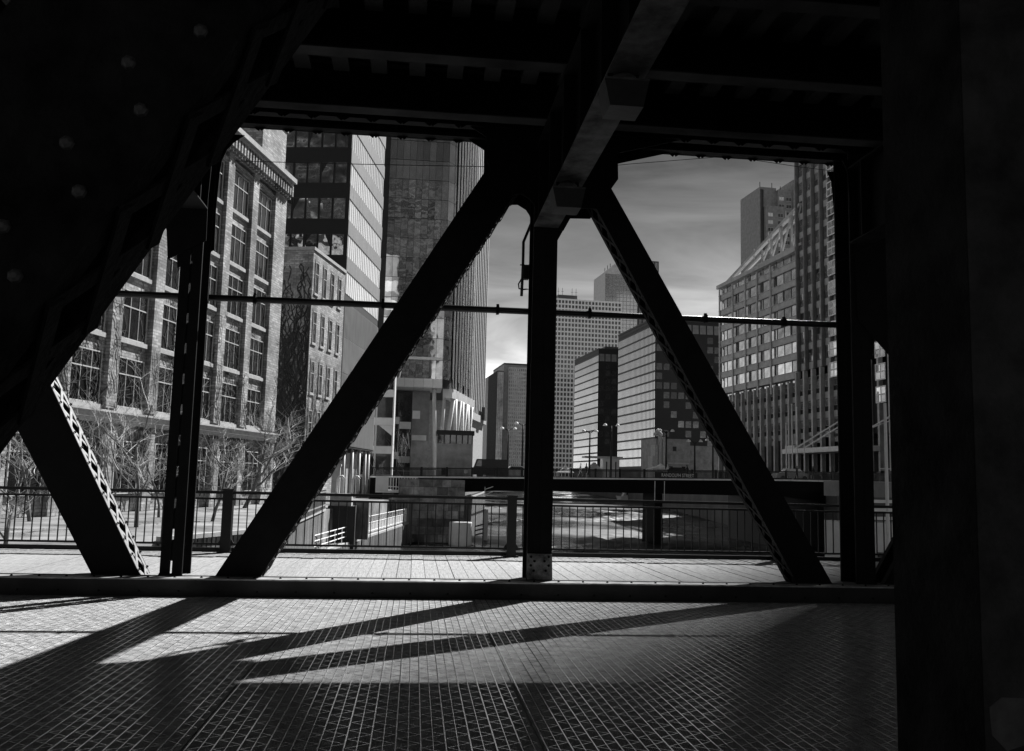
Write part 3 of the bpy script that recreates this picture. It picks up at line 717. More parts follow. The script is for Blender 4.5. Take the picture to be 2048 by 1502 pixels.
# ---- far buildings down the river, left of the middle post
def grid_face(root, w, h, nx, nz, vb, hb, z0, mframe, mglass, proud=.35, x0=0., kindstuff=True):
    B(x0, x0+w, 0, .05, z0, h).build('glazing', mglass, root, False)
    v = MB(); dx = w/nx
    for i in range(nx+1): v.box(x0+i*dx-vb/2, x0+i*dx+vb/2, -proud, -.002, z0, h)
    o = v.build('frame_uprights', mframe, root, False); o['kind'] = 'stuff'
    hh = MB(); dz = (h-z0)/nz
    for i in range(nz+1): hh.box(x0, x0+w, -proud*.9, -.004, z0+i*dz-hb/2, z0+i*dz+hb/2)
    o = hh.build('frame_bands', mframe, root, False); o['kind'] = 'stuff'
fa = thing('office_building', 'dark slab with slanted roof far down the river, left of middle post', 'building', (62.7, 798, 0), R(4.8)); fa.scale = (1.9,1.9,1.9)
MB().prism_xz([(0,0),(7.4,0),(7.4,52),(4.2,52),(0,49)], .06, 25).build('wall', 'dark_clad', fa, False)
grid_face(fa, 3.0, 51.5, 4, 24, .12, .15, 6, 'mid_clad', 'glass_far', .2, 4.3)
fb = thing('office_building', 'far grey office building with window grid beside the dark slanted slab', 'building', (77.2, 805, 0), R(4.8)); fb.scale = (1.9,1.9,1.9)
B(0, 12, .06, 30, 0, 55.5).build('wall', 'mid_clad', fb, False)
grid_face(fb, 9.2, 54, 10, 26, .35, .8, 5, 'grey_clad', 'glass_far', .3, 2.4)
B(-.1, 12.1, -.4, 30, 55.501, 56.2).build('roof_edge', 'near_black', fb, False)

# ---- white grid building and tower behind it
gb = thing('office_building', 'tall white office building with regular square window grid right of middle post', 'building', (77.0, 520, 0), R(4.8))
B(0, 43.2, .06, 34, 0, 109.6).build('wall', 'white_grid', gb, False)
grid_face(gb, 43.2, 109, 21, 38, .62, .95, 4, 'white_grid', 'glass_far', .5)
MB().box(6, 18, 8, 20, 109.601, 113.5).build('plant_room', 'dark_clad', gb, False)
am = MB().tube([(0,0,0),(0,0,4.5)], .12, 5).bar((-.8,0,2.2),(.8,0,2.2),.15,.15).mesh('antenna', 'dark_clad')
for x in (6.4, 9, 15, 17.5): inst('antenna', am, gb, (x, 9, 113.5))
bt = thing('glass_tower', 'pale gridded glass tower rising behind the white grid building', 'tower', (131, 622, 0), R(4.8))
MB().prism_xz([(0,0),(24,0),(24,166),(9,160),(0,152)], .06, 30).build('wall', 'grey_clad', bt, False)
grid_face(bt, 24, 150, 9, 40, .25, .3, 40, 'mid_clad', 'glass_slab', .15)
am2 = MB().tube([(0,0,0),(0,0,3.5)], .25, 5).mesh('roof_mast', 'dark_clad')
for x, z in ((1,152.5),(3,154.5),(5,156)): inst('roof_mast', am2, bt, (x, 5, z-.5))
b2_ = thing('office_tower', 'dark tower top showing just right of the slanting truss member', 'tower', (156.5, 640, 0), R(4.8))
B(0, 19, 0, 30, 0, 166).build('wall', 'dark_clad', b2_, False)
MB().box(0, 8, 2, 20, 166.01, 176).build('plant_room', 'mid_clad', b2_, False)
for k in range(6): B(.5+3.1*k, 2.6+3.1*k, -.3, -.001, 100, 165).build('pier', 'mid_clad', b2_, False)

# ---- two dark slabs on the right bank with bright glass sides
def slab(label, corner, h, length, nfl, width, ncol):
    rt = thing('office_building', label, 'building', (corner[0], corner[1], 0), R(-85.2))
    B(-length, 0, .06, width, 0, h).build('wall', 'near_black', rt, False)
    z0 = 8.; dz = (h-2.5-z0)/nfl
    for i in range(nfl):
        B(-length+.2, -.25, 0, .059, z0+i*dz+.55, z0+(i+1)*dz).build('window_band', 'glass_slab', rt, False)
    mu = MB(); n = ncol
    for j in range(n+1): x = -length+length*j/n; mu.box(x-.22, x+.22, -.03, -.002, 3, h-1)
    q = mu.build('mullions', 'near_black', rt, False); q['kind'] = 'stuff'
    sp = MB()
    for i in range(nfl+1): sp.box(-length, .0, -.05, -.003, z0+i*dz-.15, z0+i*dz+.6)
    q = sp.build('spandrels', 'near_black', rt, False); q['kind'] = 'stuff'
    # dark end wall (facing the bridge): recessed panes with a pale plant storey on top
    nx = int(width/3.1)
    pmn = B(-.05, 0, -1.2, 1.2, .0, 2.6).mesh('pane', 'glass_dark'); pmt = B(-.05, 0, -1.25, 1.25, 0, 3.6).mesh('plant_panel', 'mid_clad')
    for j in range(nx):
        y = 1.7+3.1*j
        inst('plant_panel', pmt, rt, (.06, y, h-5.5))
        for i in range(nfl-1):
            if random.random() < .6: inst('pane', pmn, rt, (.055, y, z0+i*dz+.8), (0, random.uniform(-.02,.02), random.uniform(-.02,.02)))
    MB().box(-length-.2, .25, -.2, width, h+.001, h+.8).build('roof_edge', 'near_black', rt, False)
    MB().box(-length*.6, -length*.3, width*.3, width*.6, h+.801, h+4).build('plant_room', 'dark_clad', rt, False)
    return rt
slab('nearer dark slab with bright gridded glass side right of the white grid building', (94.42, 350), 67.8, 48.8, 15, 46, 30)
slab('farther shorter-looking dark slab with bright striped side, left of the nearer slab', (87.6, 430), 66.0, 45, 15, 24, 22)

# ---- stone bridge house / pump house
bh = thing('stone_house', 'squat weathered stone building with stepped blocks behind the far bridge', 'building', (62.0, 232, 1.2), R(4))
B(.9, 10.4, 0, 12, 0, 12.2).build('block', 'concrete', bh, False)
B(10.41, 18.5, .8, 12, 0, 10.6).build('block', 'concrete', bh, False)
for x, w_, h_ in ((-.2,.7,7.5),(.5,.8,10.5),(1.5,.9,13),(2.6,.8,12.6)): B(x, x+w_, -.5, -.001 if x >= .9 else 3, 0, h_).build('pilaster', 'stone', bh, False)
MB().lathe([(1.2,0),(1.25,.5),(.8,1.1),(.15,1.9)], 12, (1.9,1.2,13.01)).build('finial', 'stone', bh, False, True)
for x in (4.6, 8.1): B(x, x+1.0, -.02, -.001, 2.2, 5).build('window', 'glass_dark', bh, False)
B(5.6, 6.6, -.02, -.001, 9, 10.2).build('window', 'glass_dark', bh, False)
B(4, 10, -.15, -.001, 5.6, 6).build('ledge', 'stone', bh, False)

# ---- building with roof truss on the right bank, and its taller part
AR = R(-85.2)
rb_ = thing('office_building', 'banded grey office building with white roof truss on the right bank', 'building', (73.55, 212.3, 1.2), AR)
L1 = 38.4; H1 = 48.6; ZB = 22.0
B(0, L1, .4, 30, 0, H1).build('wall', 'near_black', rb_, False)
fh = (H1-ZB-1.2)/6.6
cols1 = [0, 7.4, 14.2, 20.2, 26.6]
for i in range(7):
    z = ZB+.4+i*fh
    B(-.3, L1-.01, -.06, .399, z, z+1.35).build('spandrel', 'grey_clad', rb_, False)
    B(-.5, L1-.01, -.22, -.061, z+1.3, z+1.42).build('ledge', 'grey_clad', rb_, False)
    if z+1.5 < H1-1.5:
        for j in range(12):
            x = .4+j*3.16
            inst('pane', w1 if (i or j) else (w1 := B(.05, 3.05, 0, .05, 0, fh-1.45).mesh('pane', 'glass_mid')), rb_, (x, .33, z+1.40), (0, 0, random.uniform(-.03,.03)))
            if j: B(x-.04, x+.04, .24, .329, z+1.40, z+fh-.02).build('mullion', 'dark_clad', rb_, False)
for x in cols1: B(x-.02, x+.55, -.32, -.07, ZB-2, H1-.3).build('column', 'grey_clad', rb_, False)
MB().box(-.8, L1-.01, -.6, 6, H1+.001, H1+.9).build('roof_edge', 'grey_clad', rb_, False)
# lower storeys: close piers, pale spandrels, dark panes
LT = 84.0
nP = int(LT/3.15)
lwm = window_mesh(2.2, 2.5, 2, [.5], .06, .03); lwp = pane_meshes(2.2, 2.5, 2, [.5], 'glass_mid', .06)
lsp = B(-1.2, 1.2, -.1, -.001, 0, 1.2).mesh('spandrel', 'grey_clad')
B(0, LT, .401, 29, 9.9, ZB-.01).build('lower_wall', 'near_black', rb_, False)
for j in range(nP):
    x = 1.6+3.15*j; zt_ = ZB-.3 if x < L1 else ZB+1.5
    B(x-1.85, x-1.3, -.45, .39, 3.4, zt_).build('pier', 'grey_clad', rb_, False)
    MB().box(x-1.95, x-1.2, -.55, .39, 2.6, 3.399).box(x-1.8,x-1.35,-.4,.3,0,2.599).build('pier_foot', 'dark_clad', rb_, False)
    if x > 58: continue
    for k in range(3):
        put_window(rb_, lwm, lwp, (x, .395, 11.2+3.75*k+.9), tilt=.015); inst('spandrel', lsp, rb_, (x, .395, 10.1+3.75*k+.0-.15))
    inst('spandrel', lsp, rb_, (x, .395, 9.0), (0,0,0), (1,1,1.25)) if j % 3 else None
B(0, LT, 6, 29, 0, 9.89).build('arcade_wall', 'near_black', rb_, False)
# roof truss, painted white
ts = thing('roof_truss', 'white steel truss sloping up on the roof of the banded building', 'truss', (73.55, 212.3, 1.2+H1+.9), AR)
ua, ub = 12.0, 39.5; za, zb_ = .6, 8.8
def tc_(u): return za+(zb_-za)*(u-ua)/(ub-ua)
MB().bar((ua-10,.4,-.4),(ub,.4,zb_),.8,.7).build('chord', 'grey_clad', ts, False)
MB().bar((ua-10,2.4,-.4),(ub,2.4,zb_),.5,.5).build('chord', 'grey_clad', ts, False)
MB().bar((20,.4,.4),(ub,.4,.5),.5,.5).build('tie_beam', 'grey_clad', ts, False)
for u in (22, 26.5, 31, 35.5): MB().bar((u,.4,.5),(u,.4,tc_(u)),.4,.4,(0,1,0)).build('strut', 'grey_clad', ts, False); MB().bar((u,.42,.5),(u+4.3,.42,tc_(u+4.3)),.35,.35,(0,1,0)).build('brace', 'grey_clad', ts, False)
for u in (18, 25, 33): MB().tube([(u,.4,tc_(u)),(u,.4,tc_(u)+2.4)], .12, 6).build('pin', 'grey_clad', ts, False)
# taller part
rt_ = thing('office_tower', 'taller grey ribbed office tower with reflecting windows at right', 'tower', (73.55+.0837*L1, 212.3-.9965*L1, 1.2), AR)
HT = 90; LT2 = 46
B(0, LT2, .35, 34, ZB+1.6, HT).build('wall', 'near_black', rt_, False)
tw1 = window_mesh(2.25, 2.5, 2, [.45], .05, .03, m='mid_clad'); tw2 = pane_meshes(2.25, 2.5, 2, [.45], 'glass_mid', .05)
tsp = B(-1.2, 1.2, -.06, -.001, 0, 1.35).mesh('spandrel', 'grey_clad')
for j in range(14):
    x = 1.6+3.15*j
    B(x-1.72, x-1.42, -.4, .345, ZB+1.6, HT).build('pier', 'mid_clad', rt_, False)
    if x > 26: continue
    for k in range(14):
        put_window(rt_, tw1, tw2, (x, .345, ZB+3.2+3.9*k), tilt=.02); inst('spandrel', tsp, rt_, (x, .345, ZB+1.75+3.9*k))
# white framed bay at its right-hand side
bayw = window_mesh(3.0, 2.9, 2, [.5], .22, .12, m='white_paint'); bayp = pane_meshes(3.0, 2.9, 2, [.5], 'glass_mid', .2)
for k in range(16): put_window(rt_, bayw, bayp, (13.9, -.42, ZB-1+3.9*k), tilt=.02)
for k in range(10): put_window(rt_, bayw, bayp, (28.6, -.42, 15+3.9*k), tilt=.02)
# entrance canopy with slanting rods
cn = thing('entrance_canopy', 'white canopy held by two slanting rods at the foot of right building', 'canopy', (77.0, 172.0, 8.0), AR)
B(0, 26, -5, -.5, 0, .9).build('roof', 'white_paint', cn, False)
MB().box(.3, 4, -4.5, -1, .901, 1.6).build('sign_box', 'white_panel', cn, False)
for u in (4, 7.5, 20): MB().tube([(u,-4.4,.9),(u+11,-.6,6.2)], .16, 6).build('rod', 'white_paint', cn, False)
# tower with stepped corners behind
st = thing('office_tower', 'tall stepped granite tower with pale and dark windows behind the roof truss', 'tower', (181, 450, 1.2), R(4.8))
vols = [(0,9.5,6,30,161.5),(2,12,2,30,150),(9.51,18,4,34,160),(18.01,44,3,34,166),(11,20,1,5.99,139),(20.01,30,-1.5,2.99,124),(16,23,0,2.995,134)]
for a, b_, c, d, h_ in vols: B(a, b_, c, d, 0, h_).build('block', 'mid_clad', st, False)
swm = MB().box(-1.45,1.45,-.12,0,0,.15).box(-1.45,1.45,-.12,0,2.0,2.15).box(-.06,.06,-.12,0,.15,2.0).mesh('window', 'grey_clad'); swp = [B(-1.35,1.35,-.05,0,.15,2.0).mesh('pane', g) for g in ('glass_mid', 'glass_dark', 'white_panel')]
for a, b_, c, h_ in ((2,12,2,150),(9.51,18,4,160),(11,20,1,139),(20.01,30,-1.5,124),(16,23,0,134),(18.01,44,3,166)):
    for x in ([a+2, b_-2.2] if b_-a < 12 else [21, 25.5, 29.5]):
        z = h_-6
        while z > 96:
            o = inst('window', swm, st, (x, c-.005, z)); inst('pane', random.choice(swp), o); z -= 4.1
for j in range(2): B(.3+1.0*j, .8+1.0*j, 1.5 if j > 1 else 5.4, 1.99 if j > 1 else 5.99, 20, 149 if j > 1 else 160).build('rib', 'dark_clad', st, False)
for x, z in ((.5,161.5),(7.5,161.5),(12.5,160)): inst('mast', MB().tube([(0,0,0),(0,0,3)], .2, 5).mesh('mast', 'dark_clad'), st, (x, 7, z))
# unseen tower off to the right, sized and placed for its soft shade
ot = thing('glass_tower', 'unseen very tall glass tower shading the right of the bridge', 'tower', (250, 331, 1.2), AR)
B(0, 60, .1, 70, 0, 402).build('wall', 'dark_clad', ot, False)
for k in range(98): B(.02, 59.98, 0, .099, 4+4*k, 7+4*k).build('window_band', 'glass_tower', ot, False)
# ================================================================== FAR STREET BRIDGE OVER THE RIVER
YB = 104.5
rbx = thing('street_bridge', 'low dark girder bridge crossing the river with pale kerb line', 'bridge', (22, YB, 1.8))
def zd(x): return 1.62+(x+5)*.0155 if x < 45 else 1.62+50*.0155
N = 24; xs = [-5+85*i/N for i in range(N+1)]
top = [(x, zd(x)) for x in xs]
def zbot(x):
    if x < 13: return .35-1.9*((13-x)/18)**2.2
    if x < 44: return .42
    return .42-1.6*min(1,(x-44)/8)**2
poly = [(x, zd(x)-.12) for x in xs]+[(x, zbot(x)) for x in reversed(xs)]
m = MB(); m.prism_xz(poly, YB, YB+.6); m.prism_xz(poly, YB+15.4, YB+16); m.build('girder', 'steel', rbx)
m = MB()
for i in range(N): m.prism_xz([(xs[i],zd(xs[i])-.5),(xs[i+1],zd(xs[i+1])-.5),(xs[i+1],zd(xs[i+1])-.02),(xs[i],zd(xs[i])-.02)], YB+.601, YB+15.399)
m.build('deck', 'ground', rbx)
for i in range(N):
    x0, x1 = xs[i]+.03, xs[i+1]-.03
    MB().prism_xz([(x0,zd(x0)-.115),(x1,zd(x1)-.115),(x1,zd(x1)+.06),(x0,zd(x0)+.06)], YB-.55, YB+.55).build('kerb_stone', 'white_paint', rbx)
rr = MB()
for i in range(N):
    for dz, hh in ((1.02,.1),(.12,.07)): rr.bar((xs[i],YB,zd(xs[i])+dz),(xs[i+1],YB,zd(xs[i+1])+dz),.12,hh)
    rr.bar((xs[i],YB+15.8,zd(xs[i])+1.02),(xs[i+1],YB+15.8,zd(xs[i+1])+1.02),.12,.1)
rr.build('railing', 'rail_paint', rbx)
m = MB(); x = -5
while x < 80: m.box(x, x+.07, YB-.02, YB+.02, zd(x)+.12, zd(x)+1.0); x += .14
o = m.build('railing_pickets', 'rail_paint', rbx); o['kind'] = 'stuff'
pmesh = B(-.12,.12,-.1,.1,0,1.15).mesh('railing_post', 'rail_paint')
for i in range(0, 30): inst('railing_post', pmesh, rbx, (-5+2.9*i-22, -.05, zd(-5+2.9*i)-1.8))
B(28.2, 33.4, YB-.12, YB-.03, 2.25, 2.95).build('name_board', 'near_black', rbx)
cu = bpy.data.curves.new('lettering', 'FONT'); cu.body = 'RANDOLPH STREET'; cu.size = .58; cu.align_x = 'CENTER'; cu.extrude = .01; cu.space_character = 1.08
to = bpy.data.objects.new('lettering_curve', cu); COL.objects.link(to)
bpy.context.view_layer.update()
me = bpy.data.meshes.new_from_object(to.evaluated_get(bpy.context.evaluated_depsgraph_get())); bpy.data.objects.remove(to)
w_ = max(v.co.x for v in me.vertices)-min(v.co.x for v in me.vertices); me.materials.clear(); me.materials.append(MATS['white_paint'])
inst('lettering', me, rbx, (30.95-22, -.16, 2.42-1.8), (math.pi/2, 0, 0), (3.9/w_, 1, 1))
# hanging middle pier and right abutment
MB().prism_xz([(28.35,.4),(29.2,.4),(29.3,-5.6),(28.25,-5.6)], YB+.2, YB+6).build('pier', 'steel', rbx)
for x in (28.2, 29.35): MB().tube([(x,YB-.05,-.5),(x+.03,YB-.05,1.9)], .05, 6).build('rod', 'white_paint', rbx)
MB().box(42.8, 49.6, YB+.7, YB+16, -9, .4).build('abutment', 'near_black', rbx)
MB().box(49.7, 51.4, YB-1.5, YB+14, -9, 2.2).build('abutment', 'concrete', rbx)
# small bracket sign on the girder
MB().bar((8.15,YB-.1,-.15),(8.15,YB-.1,.75),.08,.1,(0,1,0)).bar((8.15,YB-.1,.45),(9.1,YB-.1,.8),.09,.1,(0,1,0)).bar((8.15,YB-.1,-.15),(9.05,YB-.1,.2),.09,.1,(0,1,0)).build('bracket', 'white_paint', rbx)
# stone pier at the left end, built of blocks
pr = thing('stone_pier', 'big stained stone block pier under the left end of far bridge', 'pier', (2, 101, WZ))
B(-1.6, 5.55, 100.4, 106, -9, 1.45).build('core', 'near_black', pr)
zz = -5.4; r_ = 0
while zz < 1.4:
    x = -1.68+(0 if r_ % 2 else -.0); first = True
    while x < 5.5:
        wd_ = random.uniform(1.0,1.7) if not (first and r_ % 2) else .8
        x1 = min(x+wd_, 5.6)
        if 5.6-x1 < .4: x1 = 5.6
        B(x+.015, x1-.015, 100.2+random.uniform(0,.06), 100.399, zz+.015, min(zz+.86,1.44)-.015).build('stone_block', 'stone_old', pr)
        x = x1; first = False
    zz += .86; r_ += 1
fd = tag(MB().lathe([(1.25,0),(1.25,2.45),(1.2,2.55)], 24).build('fender_block', 'white_panel', None), 'round pale concrete fender standing in water before the stone pier', 'fender'); fd.location = (5.2, 99.2, WZ-.1)
gp_ = thing('mooring_frame', 'white timber gatepost frame with slanted plank at the water edge', 'fender', (8.3, 106.5, WZ))
MB().box(0, .45, -.2, .2, -1, 3.6).build('post', 'white_panel', gp_, False); MB().bar((-1.5,0,2.9),(.2,0,3.55),.3,.25).build('plank', 'white_panel', gp_, False)
for k in range(3): MB().bar((-1.0,.1,.6+.5*k),(.1,.1,.9+.5*k),.12,.16).build('plank', 'timber', gp_, False)
# concrete bridge-keeper house
kh = thing('bridge_house', 'square concrete bridge keeper house with dark window band', 'building', (2.7, 112, 1.9))
B(0, 4.4, 0, 4, 0, 4.0).build('base', 'concrete', kh, False)
B(.15, 4.25, .15, 3.85, 4.001, 5.1).build('window_band', 'glass_dark', kh, False)
MB().box(-.15, 4.55, -.15, 4.15, 5.101, 5.65).build('roof', 'near_black', kh, False)
for x in (0, .75, 1.5, 2.25, 3.0, 3.7, 4.25): B(x, x+.14, 0, .149, 4.001, 5.1).build('mullion', 'near_black', kh, False)
B(.6, 1.4, -.02, -.001, .1, 1.0).build('hatch', 'near_black', kh, False)
MB().lathe([(.25,0),(.25,.05)], 14).build('emblem', 'white_panel', kh, False).matrix_local = Matrix.Translation((3.6,-.001,.6)) @ Matrix.Rotation(math.pi/2,4,'X')

# ------------------------------------------------------------------ lamp posts on and beyond the far bridge
def lamp(x, y, z0, h, label, arms=1.0):
    t = thing('street_lamp', label, 'street lamp', (x, y, z0), 0, 'lamp posts along the far bridge')
    MB().tube([(0,0,0),(0,0,h)], .16, 8, .09).build('pole', 'rail_paint', t, False, True)
    for s in (-1, 1):
        MB().tube([(0,0,h-.25),(s*.5*arms,0,h+.1),(s*.8*arms,0,h+.05)], .05, 6).build('arm', 'rail_paint', t, False)
        MB().lathe([(.28,0),(.3,.1),(.16,.26),(.04,.3)], 10, (s*.85*arms,0,h-.02)).build('lantern', 'white_paint', t, False)
lamp(12.2, 119, 1.9, 6.4, 'dark lamp post with two lanterns left of middle truss post, shorter')
lamp(13.9, 117, 1.9, 7.0, 'dark lamp post with two lanterns touching the middle truss post')
lamp(23.2, 119, 2.0, 6.3, 'dark double lamp post before the farther dark slab')
lamp(25.9, 118, 2.0, 7.1, 'tallest dark double lamp post between the two slabs')
lamp(33.4, 118, 2.1, 6.5, 'dark double lamp post before the stone building corner')
lamp(38.6, 122, 2.1, 5.4, 'dark double lamp post before the stone building wall')
lamp(41.2, 122, 2.1, 5.6, 'dark double lamp post at right end of stone building')
# thin white masts on the right
for i, (px, z1, lab) in enumerate(((1573, 11.2, 'slim white pole before the right arcade, leftmost'), (1585, 14.5, 'slim white pole before the right arcade, tallest'), (1595, 14.0, 'slim white pole before the right arcade, third'), (1609, 10.5, 'slim white pole left of the canopy'))):
    p = at_y(px, 940, 150); t = MB().tube([(0,0,0),(0,0,z1)], .14, 7, .08).lathe([(.1,0),(.16,.1),(.05,.25)], 8, (0,0,z1)).build('flag_pole', 'white_paint'); t.location = (p.x, 150, 1.2); tag(t, lab, 'pole')
p = at_y(1773, 940, 60); t = MB().tube([(0,0,-9),(0,0,7.6)], .16, 8, .1).bar((-.5,0,3.0),(1.0,0,3.0),.06,.06).bar((-1.6,0,5.6),(.4,0,6.4),.06,.06).build('mast', 'white_panel'); t.location = (p.x, 60, 0); tag(t, 'white mast with cross arms beside the close right post', 'mast')
# quay and white walls seen right of the last post
qy = thing('quay_wall', 'pale quay wall with ledges seen right of the last truss post', 'wall', (30.5, 62, WZ))
B(0, 9, 0, 3, -3, 4.7).build('wall', 'white_panel', qy, False)
for z in (4.9, 5.5, 6.1): B(0, 9, -.3, .2, z, z+.22).build('ledge', 'white_paint', qy, False)
for k in range(8): B(.3+1.1*k, .9+1.1*k, -.35, -.01, -3, 2.6).build('pile', 'timber', qy, False)
B(0, 9, .3, 3, 6.5, 7.6).build('parapet', 'mid_clad', qy, False)

# ------------------------------------------------------------------ left river edge: dock, ramp, fence
dk = thing('dock_wall', 'pale concrete walkway on dark sheet piling below the left bank', 'dock', (-3, 80, WZ))
spme = MB().box(-.08,.08,0,.32,-8.5,-3.4).mesh('sheet_pile', 'timber')
LN = [(-6.2,56),(-3.4,78),(-.4,100)]
for i in range(2):
    (xa,ya),(xb,yb) = LN[i], LN[i+1]
    MB().add([(xa-2.6,ya,-3.7),(xa,ya,-3.7),(xb,yb,-3.7),(xb-2.6,yb,-3.7),(xa-2.6,ya,-3.25),(xa,ya,-3.25),(xb,yb,-3.25),(xb-2.6,yb,-3.25)], [(0,3,2,1),(4,5,6,7),(0,1,5,4),(1,2,6,5),(2,3,7,6),(3,0,4,7)]).build('walkway', 'stone', dk)
    d = Vector((xb-xa,yb-ya,0)); L_ = d.length; d /= L_; n_ = int(L_/.55)
    for k in range(n_):
        p = Vector((xa,ya,0))+d*(.55*k); q = inst('sheet_pile', spme, dk, Vector((p.x,p.y,0))-dk.location, (0,0,-.12))
    MB().add([(xa-.2,ya,-9),(xa-.1,ya,-9),(xb-.1,yb,-9),(xb-.2,yb,-9),(xa-.2,ya,-3.71),(xa-.1,ya,-3.71),(xb-.1,yb,-3.71),(xb-.2,yb,-3.71)], [(0,3,2,1),(4,5,6,7),(0,1,5,4),(1,2,6,5),(2,3,7,6),(3,0,4,7)]).build('backing_wall', 'near_black', dk)
MB().add([(-9,55,-3.7),(-5.5,55,-3.7),(-2.6,100,-3.7),(-9,100,-3.7)], [(0,1,2,3)]).build('backfill', 'soil', dk)
dr = thing('dock_railing', 'white metal railing with infill panels along the dock walkway', 'railing', (-4, 80, -3.25))
def rail_line(root, a, b, zs, ph, step, m, r_=.04, picket=None):
    a, b = Vector(a), Vector(b); L_ = (b-a).length; d = (b-a)/L_
    for z in zs: MB().tube([a+Vector((0,0,z)), b+Vector((0,0,z))], r_, 6).build('rail', m, root)
    k = 0.
    while k <= L_: p = a+d*k; MB().tube([p, p+Vector((0,0,ph))], r_, 6).build('post', m, root); k += step
    if picket:
        mb = MB(); k = 0.
        while k <= L_: p = a+d*k; mb.bar(p+Vector((0,0,zs[-1])), p+Vector((0,0,zs[0])), .03, .03); k += picket
        o = mb.build('pickets', m, root); o['kind'] = 'stuff'
rail_line(dr, (-3.7,78,-3.25), (-.7,99,-3.25), (1.5,.95,.25), 1.5, 1.5, 'white_paint', .035, .35)
MB().bar((-3.7,78.2,-2.75),(-.72,99,-2.75),.05,.75).build('infill_panel', 'white_panel', dr)
rail_line(dr, (-6.2,57,-3.25), (-3.9,77,-3.25), (1.1,.75,.4), 1.1, 2.5, 'white_paint', .04)
# terrace edge: timber retaining fence with posts and pale cap
tf = thing('retaining_fence', 'dark timber retaining wall of upright boards below patchy terrace edge', 'fence', (-7, 48, -2))
EDG = [(-11.2,17.4),(-8.85,33.1),(-5.95,40.5),(-6.3,64.2)]
tbm = B(-.11,.11,-.06,.06,-4.4,.0).mesh('board', 'timber')
for i in range(1,3):
    a, b = Vector((*EDG[i],0)), Vector((*EDG[i+1],0)); d = (b-a); L_ = d.length; d /= L_; k = .15; nrm = Vector((d.y,-d.x,0))
    an = math.atan2(d.y, d.x)
    while k < L_:
        p = a+d*k+nrm*.1; inst('board', tbm, tf, p-tf.location+Vector((0,0,-.85)), (0,0,an)); k += .3
    MB().bar(a+nrm*.1+Vector((0,0,-.74)), b+nrm*.1+Vector((0,0,-.74)), .34, .16).build('cap', 'stone', tf)
hf = thing('picket_fence', 'low fence of upright dark slats along the terrace edge', 'fence', (-7, 52, -.8))
fpm = B(-.05,.05,-.02,.02,0,1.35).mesh('slat', 'timber')
a, b = Vector((-5.7,44,-.7)), Vector((-6.05,64,-.7)); L_ = (b-a).length; d = (b-a)/L_; k = 0
while k < L_: inst('slat', fpm, hf, a+d*k-hf.location, (0,0,math.pi/2)); k += .42
for z in (.3, 1.2): MB().bar(a+Vector((0,0,z)), b+Vector((0,0,z)), .05, .09).build('rail', 'timber', hf)
# planter box and pipes before the undercroft
pb = thing('utility_box', 'black utility box with pale crate top on the left quay', 'box', (-4.9, 70, -.82)); B(-1.4, .6, -1.5, 2, -3.2, .2).build('body', 'near_black', pb, False); B(.0, 1.5, 1.0, 1.6, -2.4, .5).build('side_panel', 'timber', pb, False)
B(-1.3, .3, -1.2, .3, .201, 1.1).build('crate', 'stone', pb, False)
for x in (-.9, .25): MB().tube([(x,0,1.0),(x,0,2.1),(x+.1,0,2.35),(x+.35,0,2.4),(x+.5,0,2.2)], .1, 8).build('vent_pipe', 'white_panel', pb, False, True)
by = thing('balcony_platform', 'white maintenance platform with slatted rail beside left end of far bridge', 'platform', (-4.2, 100.5, .2))
B(0, 4.5, 0, 2.2, -.3, 0).build('floor', 'white_panel', by, False); B(0, 1.4, -.1, -.001, -.1, 1.5).build('panel', 'white_panel', by, False)
bpm = B(0, .08, -.06, -.001, -.3, 1.4).mesh('slat', 'white_paint')
for k in range(10): inst('slat', bpm, by, (1.6+.3*k, 0, 0))
MB().bar((1.4,-.03,1.4),(4.6,-.03,1.4),.08,.1).bar((1.4,-.03,.4),(4.6,-.03,.2),.08,.08).build('rail', 'white_paint', by, False)
gpst = thing('gate_post', 'pale concrete post at the corner of the vine-covered wall', 'post', (-6.6, 78, -.8)); B(-.35, .35, -.3, .3, -.02, 3.2).build('shaft', 'stone', gpst, False); MB().box(-.42,.42,-.37,.37,3.201,3.4).build('cap', 'stone', gpst, False)

# ------------------------------------------------------------------ bare trees
def tree(label, base, h, spread, seed, levels=5, lean=(0,0), r0=.13, group='bare trees on the left terrace', nb=3, first=.3):
    rg = random.Random(seed); t = thing('bare_tree', label, 'tree', base, 0, group); tr = MB(); br = MB()
    def grow(p, d, L, r, lv):
        n = 4; pts = [p]; q = p.copy(); dd = d.copy()
        for i in range(n):
            dd = (dd+Vector((rg.uniform(-.22,.22),rg.uniform(-.22,.22),rg.uniform(-.08,.16)))).normalized(); q = q+dd*(L/n); pts.append(q.copy())
        (tr if lv < 2 else br).tube(pts, r, 6 if lv < 2 else 3, r*.55, lv < 2)
        if lv >= levels: return
        k = rg.randint(nb, nb+2) if lv else nb+2
        for j in range(k):
            f = rg.uniform(first if lv == 0 else .25, 1.0); idx = min(int(f*n), n-1); s = pts[idx].lerp(pts[idx+1], f*n-idx)
            az = rg.uniform(0, 2*math.pi); side = Vector((math.cos(az), math.sin(az), rg.uniform(-.05,.55)))
            nd_ = (dd*.55+side*spread).normalized()
            grow(s, nd_, L*rg.uniform(.45,.85), max(r*(.5-.1*f), .007), lv+1)
    grow(Vector((0,0,-.1)), Vector((lean[0],lean[1],1)).normalized(), h*.5, r0, 0)
    tr.build('trunk', 'bark', t, False, True); o = br.build('branches', 'twig', t, False)
    return t
tree('bare pale-twigged tree on the terrace just right of the lattice member', (-11.9,41.0,-.8), 7.2, .8, 11, 4, r0=.10)
